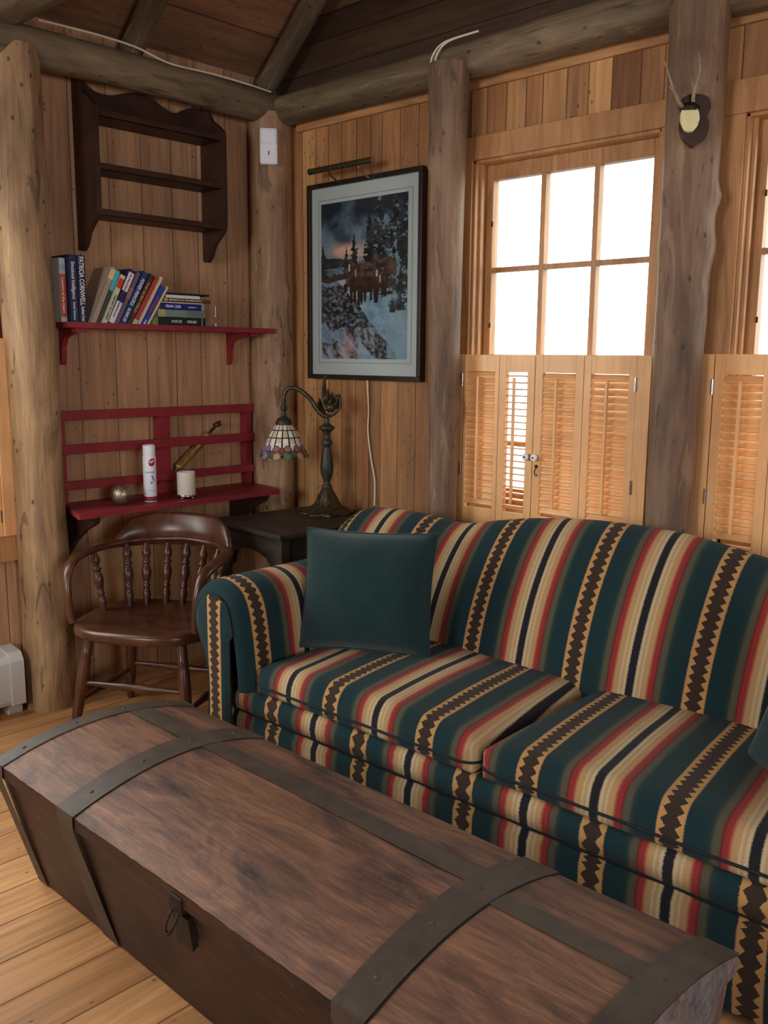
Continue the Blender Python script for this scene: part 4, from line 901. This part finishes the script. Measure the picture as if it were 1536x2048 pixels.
# arms : a roll that runs front to back
def arm_outline(off=0.0):
    """(x,z) from the inner seat side, up over the roll and down the outside (left arm)"""
    p = [(.322, .372), (.322, .42), (.316, .48), (.308, .54), (.298, .60), (.282, .662), (.248, .712), (.190, .738), (.128, .738), (.066, .710), (.026, .660), (.010, .60), (.022, .535), (.050, .48), (.070, .43), (.078, .36), (.078, .20), (.076, .06)]
    return [(v.x, v.y) for v in spline([(a, z, 0) for a, z in p], 4)]
AO = arm_outline(); alen = [0]
for k in range(1, len(AO)): alen.append(alen[-1] + math.dist(AO[k], AO[k - 1]))
ARM_PH = .082
AN = []
for i in range(len(AO)):
    a_, b2 = AO[max(i - 1, 0)], AO[min(i + 1, len(AO) - 1)]; dx, dz = b2[0] - a_[0], b2[1] - a_[1]; q = math.hypot(dx, dz); AN.append((dz / q, -dx / q))
def make_arm(mir):
    mx_ = (lambda x: W_ - x) if mir else (lambda x: x)
    ys = [.0, .004, .018, .045] + [.045 + .80 * k / 40 for k in range(1, 41)]
    def ap(u, v):
        i = int(round(u * (len(AO) - 1))); j = int(round(v * (len(ys) - 1))); x, z = AO[i]; y = ys[j]; cx, cz = .19, .6 if z > .5 else z
        k = {0: .045, 1: .030, 2: .012, 3: .002}.get(j, 0); x -= AN[i][0] * k; z -= AN[i][1] * k if z > .39 else 0
        return Vector((mx_(x), y, z))
    b_ = MB(); nu, nv = len(AO) - 1, len(ys) - 1
    b_.grid(ap, nu, nv, uvf=lambda u, v: ((ys[int(round(v * nv))] - ARM_PH) / (PER * 1.0), alen[int(round(u * nu))]))
    arm = b_.build('arm', ST, SO, local=True)
    # front panel of the scroll
    pp = [(x, z) for x, z in AO if z > .19] + [(.098, .06), (.20, .05), (.25, .06), (.262, .20)]
    fr = [(x - AN[i][0] * .047, z - AN[i][1] * .047 if z > .39 else z) for i, (x, z) in enumerate(AO)]
    pts = [q for q in fr if q[1] >= .3]
    # narrowed neck
    outl = [(.238, .06)] + [(min(x, .238) if z < .56 and x > .18 else x, z) for x, z in pts] + [(.098, .06)]
    b_ = MB(); n_ = len(outl); cx, cz = .175, .42
    # fill by horizontal slices so the stripe runs straight
    nS = 30; zt_, zb_ = max(q[1] for q in outl), .06
    def cross(z):
        xs = []
        for i in range(n_):
            (x0, z0), (x1, z1) = outl[i], outl[(i + 1) % n_]
            if (z0 - z) * (z1 - z) < 0: xs.append(x0 + (x1 - x0) * (z - z0) / (z1 - z0))
        return (min(xs), max(xs)) if xs else (.17, .19)
    rows = [cross(zb_ + .0005 + (zt_ - zb_ - .002) * k / nS) for k in range(nS + 1)]
    def fp(u, v):
        a, c_ = rows[int(round(v * nS))]; x = a + (c_ - a) * u; return Vector((mx_(x), -.004 - .012 * (1 - (2 * u - 1) ** 4), zb_ + (zt_ - zb_ - .002) * v))
    def fuv(u, v):
        a, c_ = rows[int(round(v * nS))]; x = a + (c_ - a) * u; return ((x - .172) / .40, zb_ + (zt_ - zb_) * v)
    b_.grid(fp, 10, nS, uvf=fuv); b_.build('front_panel', ST, arm, local=True)
    b_ = MB(); b_.tube([(mx_(r_[1]), -.003, zb_ + (zt_ - zb_ - .002) * k / nS) for k, r_ in enumerate(rows)] + [(mx_(r_[0]), -.003, zb_ + (zt_ - zb_ - .002) * k / nS) for k, r_ in list(enumerate(rows))[::-1]], .0045, 8); b_.build('panel_welt', M['welt'], arm, local=True)
make_arm(False); make_arm(True)

# camelback
def topz(x):
    pts = [(-.14, .60), (-.125, .70), (-.09, .79), (-.04, .845), (.03, .872), (.12, .883), (.25, .885), (.36, .880), (.47, .870), (.56, .872), (.66, .895), (.80, .922), (.95, .942), (1.10, .953), (1.25, .955), (1.40, .950), (1.56, .928), (1.72, .898), (1.90, .870), (2.10, .872), (2.30, .885), (2.45, .882), (2.56, .84), (2.62, .74), (2.64, .60)]
    for (a, z0), (c_, z1) in zip(pts, pts[1:]):
        if a <= x <= c_: f_ = (x - a) / (c_ - a); f_ = f_; return z0 + (z1 - z0) * f_
    return .6
topv = lambda x: sum(topz(x + d_) for d_ in (-.03, -.015, 0, .015, .03)) / 5 if -.1 < x < 2.6 else topz(x)
X0, X1 = -.135, 2.635
def back_pt(x, s_):
    """s_ 0..1 from the seat junction over the top and down behind"""
    zt = topv(x); h = zt - .36
    prof = [(.60, 0), (.612, .18), (.640, .38), (.685, .58), (.745, .76), (.81, .90), (.865, .975), (.91, 1.0), (.955, .975), (.985, .90), (.99, .8), (.985, .6), (.98, .3), (.98, -.55)]
    q = s_ * (len(prof) - 1); k = min(int(q), len(prof) - 2); f_ = q - k
    P0, P1, P2, P3 = prof[max(k - 1, 0)], prof[k], prof[k + 1], prof[min(k + 2, len(prof) - 1)]
    cr = lambda a, b_, c_, d_: .5 * (2 * b_ + (c_ - a) * f_ + (2 * a - 5 * b_ + 4 * c_ - d_) * f_ ** 2 + (3 * b_ - 3 * c_ + d_ - a) * f_ ** 3)
    y, z = cr(P0[0], P1[0], P2[0], P3[0]), cr(P0[1], P1[1], P2[1], P3[1])
    e = min(1, min(x - X0, X1 - x) / .07); e = math.sqrt(max(0, 1 - (1 - e) ** 2)) if e < 1 else 1   # rounded ends
    ym = .86; y = ym + (y - ym) * (.25 + .75 * e) if z > .35 else y
    return Vector((x, y, .36 + h * z if z >= 0 else .36 + .30 * z / .55))
nX, nS = 150, 40; b = MB()
sl = [0]
for k in range(nS): sl.append(sl[-1] + (back_pt(1.25, (k + 1) / nS) - back_pt(1.25, k / nS)).length)
b.grid(lambda u, v: back_pt(X0 + (X1 - X0) * u, v), nX, nS, uvf=lambda u, v: ((X0 + (X1 - X0) * u - .003 + .018) / .402, sl[int(round(v * nS))]))
b.build('back', ST, SO, local=True)
# seat cushions
def cushion(x0, x1, ph, per, skew, name='seat_cushion'):
    y0, y1, zb, zt = .028, .66, .368, .472; b_ = MB(); nx, ny = 46, 40; cr = .055
    def top(u, v):
        # superellipse plan rounding of the front corners
        x = x0 + (x1 - x0) * u; y = y0 + (y1 - y0) * v
        dx = min(x - x0, x1 - x); dy = y - y0
        if dx < cr and dy < cr:
            k = math.hypot(cr - dx, cr - dy)
            if k > cr and k > 0:
                s_ = cr / k; nx_ = cr - (cr - dx) * s_; ny_ = cr - (cr - dy) * s_; x = x0 + nx_ if x - x0 < x1 - x else x1 - nx_; y = y0 + ny_
        return x, y
    def P(u, v, side):
        x, y = top(u, v); e = min(min(u, 1 - u) * (x1 - x0), min(v * (y1 - y0), .2)); R_ = .06
        k = 1 if e > R_ else math.sqrt(max(0, 1 - (1 - e / R_) ** 2))
        crown = .024 * sin(pi * min(1, u)) ** .6 * (.6 + .4 * sin(pi * v)); mid = .408
        if side > 0: z = mid + (zt - mid) * (k ** .9) + crown * k + .003 * noise.noise(Vector((x * 5, y * 5, 1)))
        else: z = mid - (mid - zb) * (k ** .6)
        fx = (1 - k) * .0
        return Vector((x, y, z))
    ease = lambda t: t
    us = [0, .003, .009, .018, .03, .045] + [.06 + .88 * k / 34 for k in range(35)] + [.955, .97, .982, .991, .997, 1]
    vs2 = [0, .002, .006, .012, .022, .036, .055, .078] + [.105 + .895 * k / 22 for k in range(23)]
    nu, nv = len(us) - 1, len(vs2) - 1
    prev = [0]
    for k in range(nv):
        a = P(.5, vs2[k], 1); c_ = P(.5, vs2[k + 1], 1); prev.append(prev[-1] + (c_ - a).length)
    U = lambda u: us[int(round(u * nu))]; V = lambda v: vs2[int(round(v * nv))]
    uvt = lambda u, v: ((top(U(u), V(v))[0] - ph + skew * (V(v) * .63)) / per, prev[int(round(v * nv))])
    b_.grid(lambda u, v: P(U(u), V(v), 1), nu, nv, uvf=uvt)
    b_.grid(lambda u, v: P(U(u), V(v), -1), nu, nv, uvf=lambda u, v: (uvt(u, v)[0], -prev[int(round(v * nv))] * 1.0))
    cu = b_.build(name, ST, SO, local=True, weld=True)
    w = MB(); pts = []
    for k in range(0, 15): pts.append(P(0, .5 - .5 * k / 14, 1))
    for k in range(0, 41): pts.append(P(k / 40, 0, 1))
    for k in range(0, 15): pts.append(P(1, .5 * k / 14, 1))
    pts = [p + Vector((0, -.002, 0)) for p in pts]; w.tube(pts, .0042, 8); w.build('welt', M['welt'], cu, local=True)
cushion(.318, 1.247, .69, .38, .10); cushion(1.252, 2.18, 1.415, .39, .10)

# throw pillows
def pillow(loc, rot, w, h, t_, label, cat='pillow'):
    b_ = MB(); n_ = 28
    def pf(sgn):
        def f_(u, v):
            a, c_ = 2 * u - 1, 2 * v - 1
            e = (1 - abs(a) ** 2.6) ** .55 * (1 - abs(c_) ** 2.6) ** .55 if abs(a) < 1 and abs(c_) < 1 else 0
            pin = 1 - .05 * (1 - a * a) * abs(c_) ** 3; pin2 = 1 - .05 * (1 - c_ * c_) * abs(a) ** 3
            return Vector((a * w / 2 * pin2, sgn * (t_ / 2 * e + .004) + .006 * noise.noise(Vector((a * 2, c_ * 2, sgn))), c_ * h / 2 * pin))
        return f_
    b_.grid(pf(-1), n_, n_); b_.grid(pf(1), n_, n_)
    per = [(k / n_, 0) for k in range(n_)] + [(1, k / n_) for k in range(n_)] + [(1 - k / n_, 1) for k in range(n_)] + [(0, 1 - k / n_) for k in range(n_ + 1)]
    ring = [(pf(-1)(u, v) + pf(1)(u, v)) / 2 for u, v in per]
    b_.tube(ring, .0055, 8)
    o = b_.build('throw_pillow', M['teal'], local=True, loc=loc, rot=rot); return tag(o, label, cat)
pillow((-2.195, 2.215, .690), (R(-16), R(-1), R(27)), .475, .42, .15, 'square dark teal throw pillow leaning in the left corner of the sofa')
pillow((-.60, 2.22, .66), (R(-16), R(8), R(-28)), .50, .49, .15, 'dark throw pillow at the right edge, leaning in the far corner of the sofa')

# ------------------------------------------------------------ trunk
TX0, TX1, TY0, TY1, TZT = -2.395, -.590, .975, 1.585, .400
root = empty('wooden_trunk', ((TX0 + TX1) / 2, (TY0 + TY1) / 2, 0), 0, 'long worn wooden trunk with a domed lid and dark straps, in front of the sofa', 'trunk')
# body, front and back lean inward toward the floor
bx0 = .11
b = MB(); body = [(TY0 + bx0, 0), (TY1 - bx0, 0), (TY1 - .012, TZT - .03), (TY0 + .012, TZT - .03)]
b.prism(body, 'x', TX0 + .012, TX1 - .016); b.build('body', M['trunk_side'], root, bevel=.004)
b = MB(); b.prism([(TY0 + bx0 + .02, .012), (TY1 - bx0 - .02, .012), (TY1 - .03, TZT - .034), (TY0 + .03, TZT - .034)], 'x', TX1 - .0165, TX1 - .004); b.build('end_board', M['trunk_end'], root)
dome = lambda y: TZT + .052 * (1 - ((y - (TY0 + TY1) / 2) / ((TY1 - TY0) / 2)) ** 2)
def lid_pt(x, y, up_=0.0):
    wob_ = .0035 * noise.noise(Vector((x * 2.3, y * 3.1, 0))); return Vector((x, y, dome(y) + wob_ + up_))
b = MB(); nX, nY = 150, 40
b.grid(lambda u, v: lid_pt(TX0 + (TX1 - TX0) * u, TY0 + (TY1 - TY0) * v) + Vector((0, -.004 * abs(noise.noise(Vector((u * 40, 0, 0)))) if v == 0 else 0, 0)), nX, nY)
b.grid(lambda u, v: Vector((TX0 + (TX1 - TX0) * u, TY0 + (TY1 - TY0) * v, TZT - .034)), nX, nY)
for yy in (TY0, TY1): b.grid(lambda u, v: (lid_pt(TX0 + (TX1 - TX0) * u, yy) * v + Vector((TX0 + (TX1 - TX0) * u, yy, TZT - .034)) * (1 - v)), nX, 1, mi=1)
for xx in (TX0, TX1): b.grid(lambda u, v: (lid_pt(xx, TY0 + (TY1 - TY0) * u) * v + Vector((xx, TY0 + (TY1 - TY0) * u, TZT - .034)) * (1 - v)), nY, 1, mi=2 if xx == TX1 else 1)
lid = b.build('lid', [M['trunk_top'], M['trunk_side'], M['trunk_end']], root)
def band(x0a, x1a, x0b, x1b, lbl=None):
    """strap across the lid and down the front; a = front edge, b = back edge"""
    b_ = MB(); n_ = 30
    def tp_(u, v):
        y = TY0 - .004 + (TY1 - TY0 + .008) * v; xa = x0a + (x0b - x0a) * v; xb = x1a + (x1b - x1a) * v; x = xa + (xb - xa) * u
        yy = min(max(y, TY0), TY1); return Vector((x, y, lid_pt(x, yy).z + .0035))
    b_.grid(tp_, 3, n_)
    for xx, u in ((0, 0), (0, 1)): b_.grid(lambda a, v: tp_(u, v) - Vector((0, 0, .004 * a)), 1, n_)
    b_.grid(lambda u, v: Vector((x0a + (x1a - x0a) * u, TY0 - .004, TZT + .003 - .04 * v)), 2, 2)
    b_.grid(lambda u, v: Vector((x0a + (x1a - x0a) * u, TY0 - .004, TZT - .037 )) + Vector((0, .0, 0)) if v == 0 else Vector((x0a + (x1a - x0a) * u, TY0 + bx0 - .005, .002)), 2, 1)
    o = b_.build('strap', M['iron'], root)
    for k in range(4):
        r_ = MB(); r_.lathe([(.006, 0), (.005, .0015), (.002, .0025)], 10, Matrix.Translation(tp_(.5, (k + .5) / 4))); r_.build('nail', M['iron'], o)
band(TX0, TX0 + .055, TX0, TX0 + .055); band(-2.035, -1.955, -2.085, -1.99); band(-1.045, -.965, -1.075, -.985); band(TX1 - .075, TX1, TX1 - .075, TX1)
def long_band(xa, xb, y0, y1):
    b_ = MB(); b_.grid(lambda u, v: lid_pt(xa + (xb - xa) * u, y0 + (y1 - y0) * v, .0022), 40, 4); b_.build('lengthwise_strap', M['iron'], root)
b = MB(); b.tube([lid_pt(-.963 - .022 * k / 30, TY0 + (TY1 - TY0) * k / 30, .0005) for k in range(31)], .0022, 6); b.build('lid_seam', M['black'], root); b = MB(); b.tube([lid_pt(-1.953 - .035 * k / 30, TY0 + (TY1 - TY0) * k / 30, -.0005) for k in range(31)], .0016, 6); b.build('lid_seam', M['black'], root)
long_band(TX0 + .05, -2.03, 1.355, 1.435); long_band(-1.99, -1.04, 1.36, 1.43); long_band(-.975, TX1 - .07, 1.325, 1.385)
b = MB(); lx = -1.52
b.box((lx - .022, TY0 - .006, TZT - .05), (lx + .022, TY0 + .010, TZT - .012), bev=.003); b.tube(spline([(lx - .012, TY0 - .004, TZT - .045), (lx - .012, TY0 - .022, TZT - .075), (lx, TY0 - .026, TZT - .09), (lx + .012, TY0 - .022, TZT - .075), (lx + .012, TY0 - .004, TZT - .045)]), .0035, 8)
b.build('hasp', M['dark_metal'], root)
b = MB(); b.prism([(TY0 + .018, TZT - .14), (TY0 + .032, TZT - .13), (TY0 + .022, TZT - .06), (TY0 + .006, TZT - .06)], 'x', lx - .028, lx + .028); b.build('lock_plate', M['dark_metal'], root)
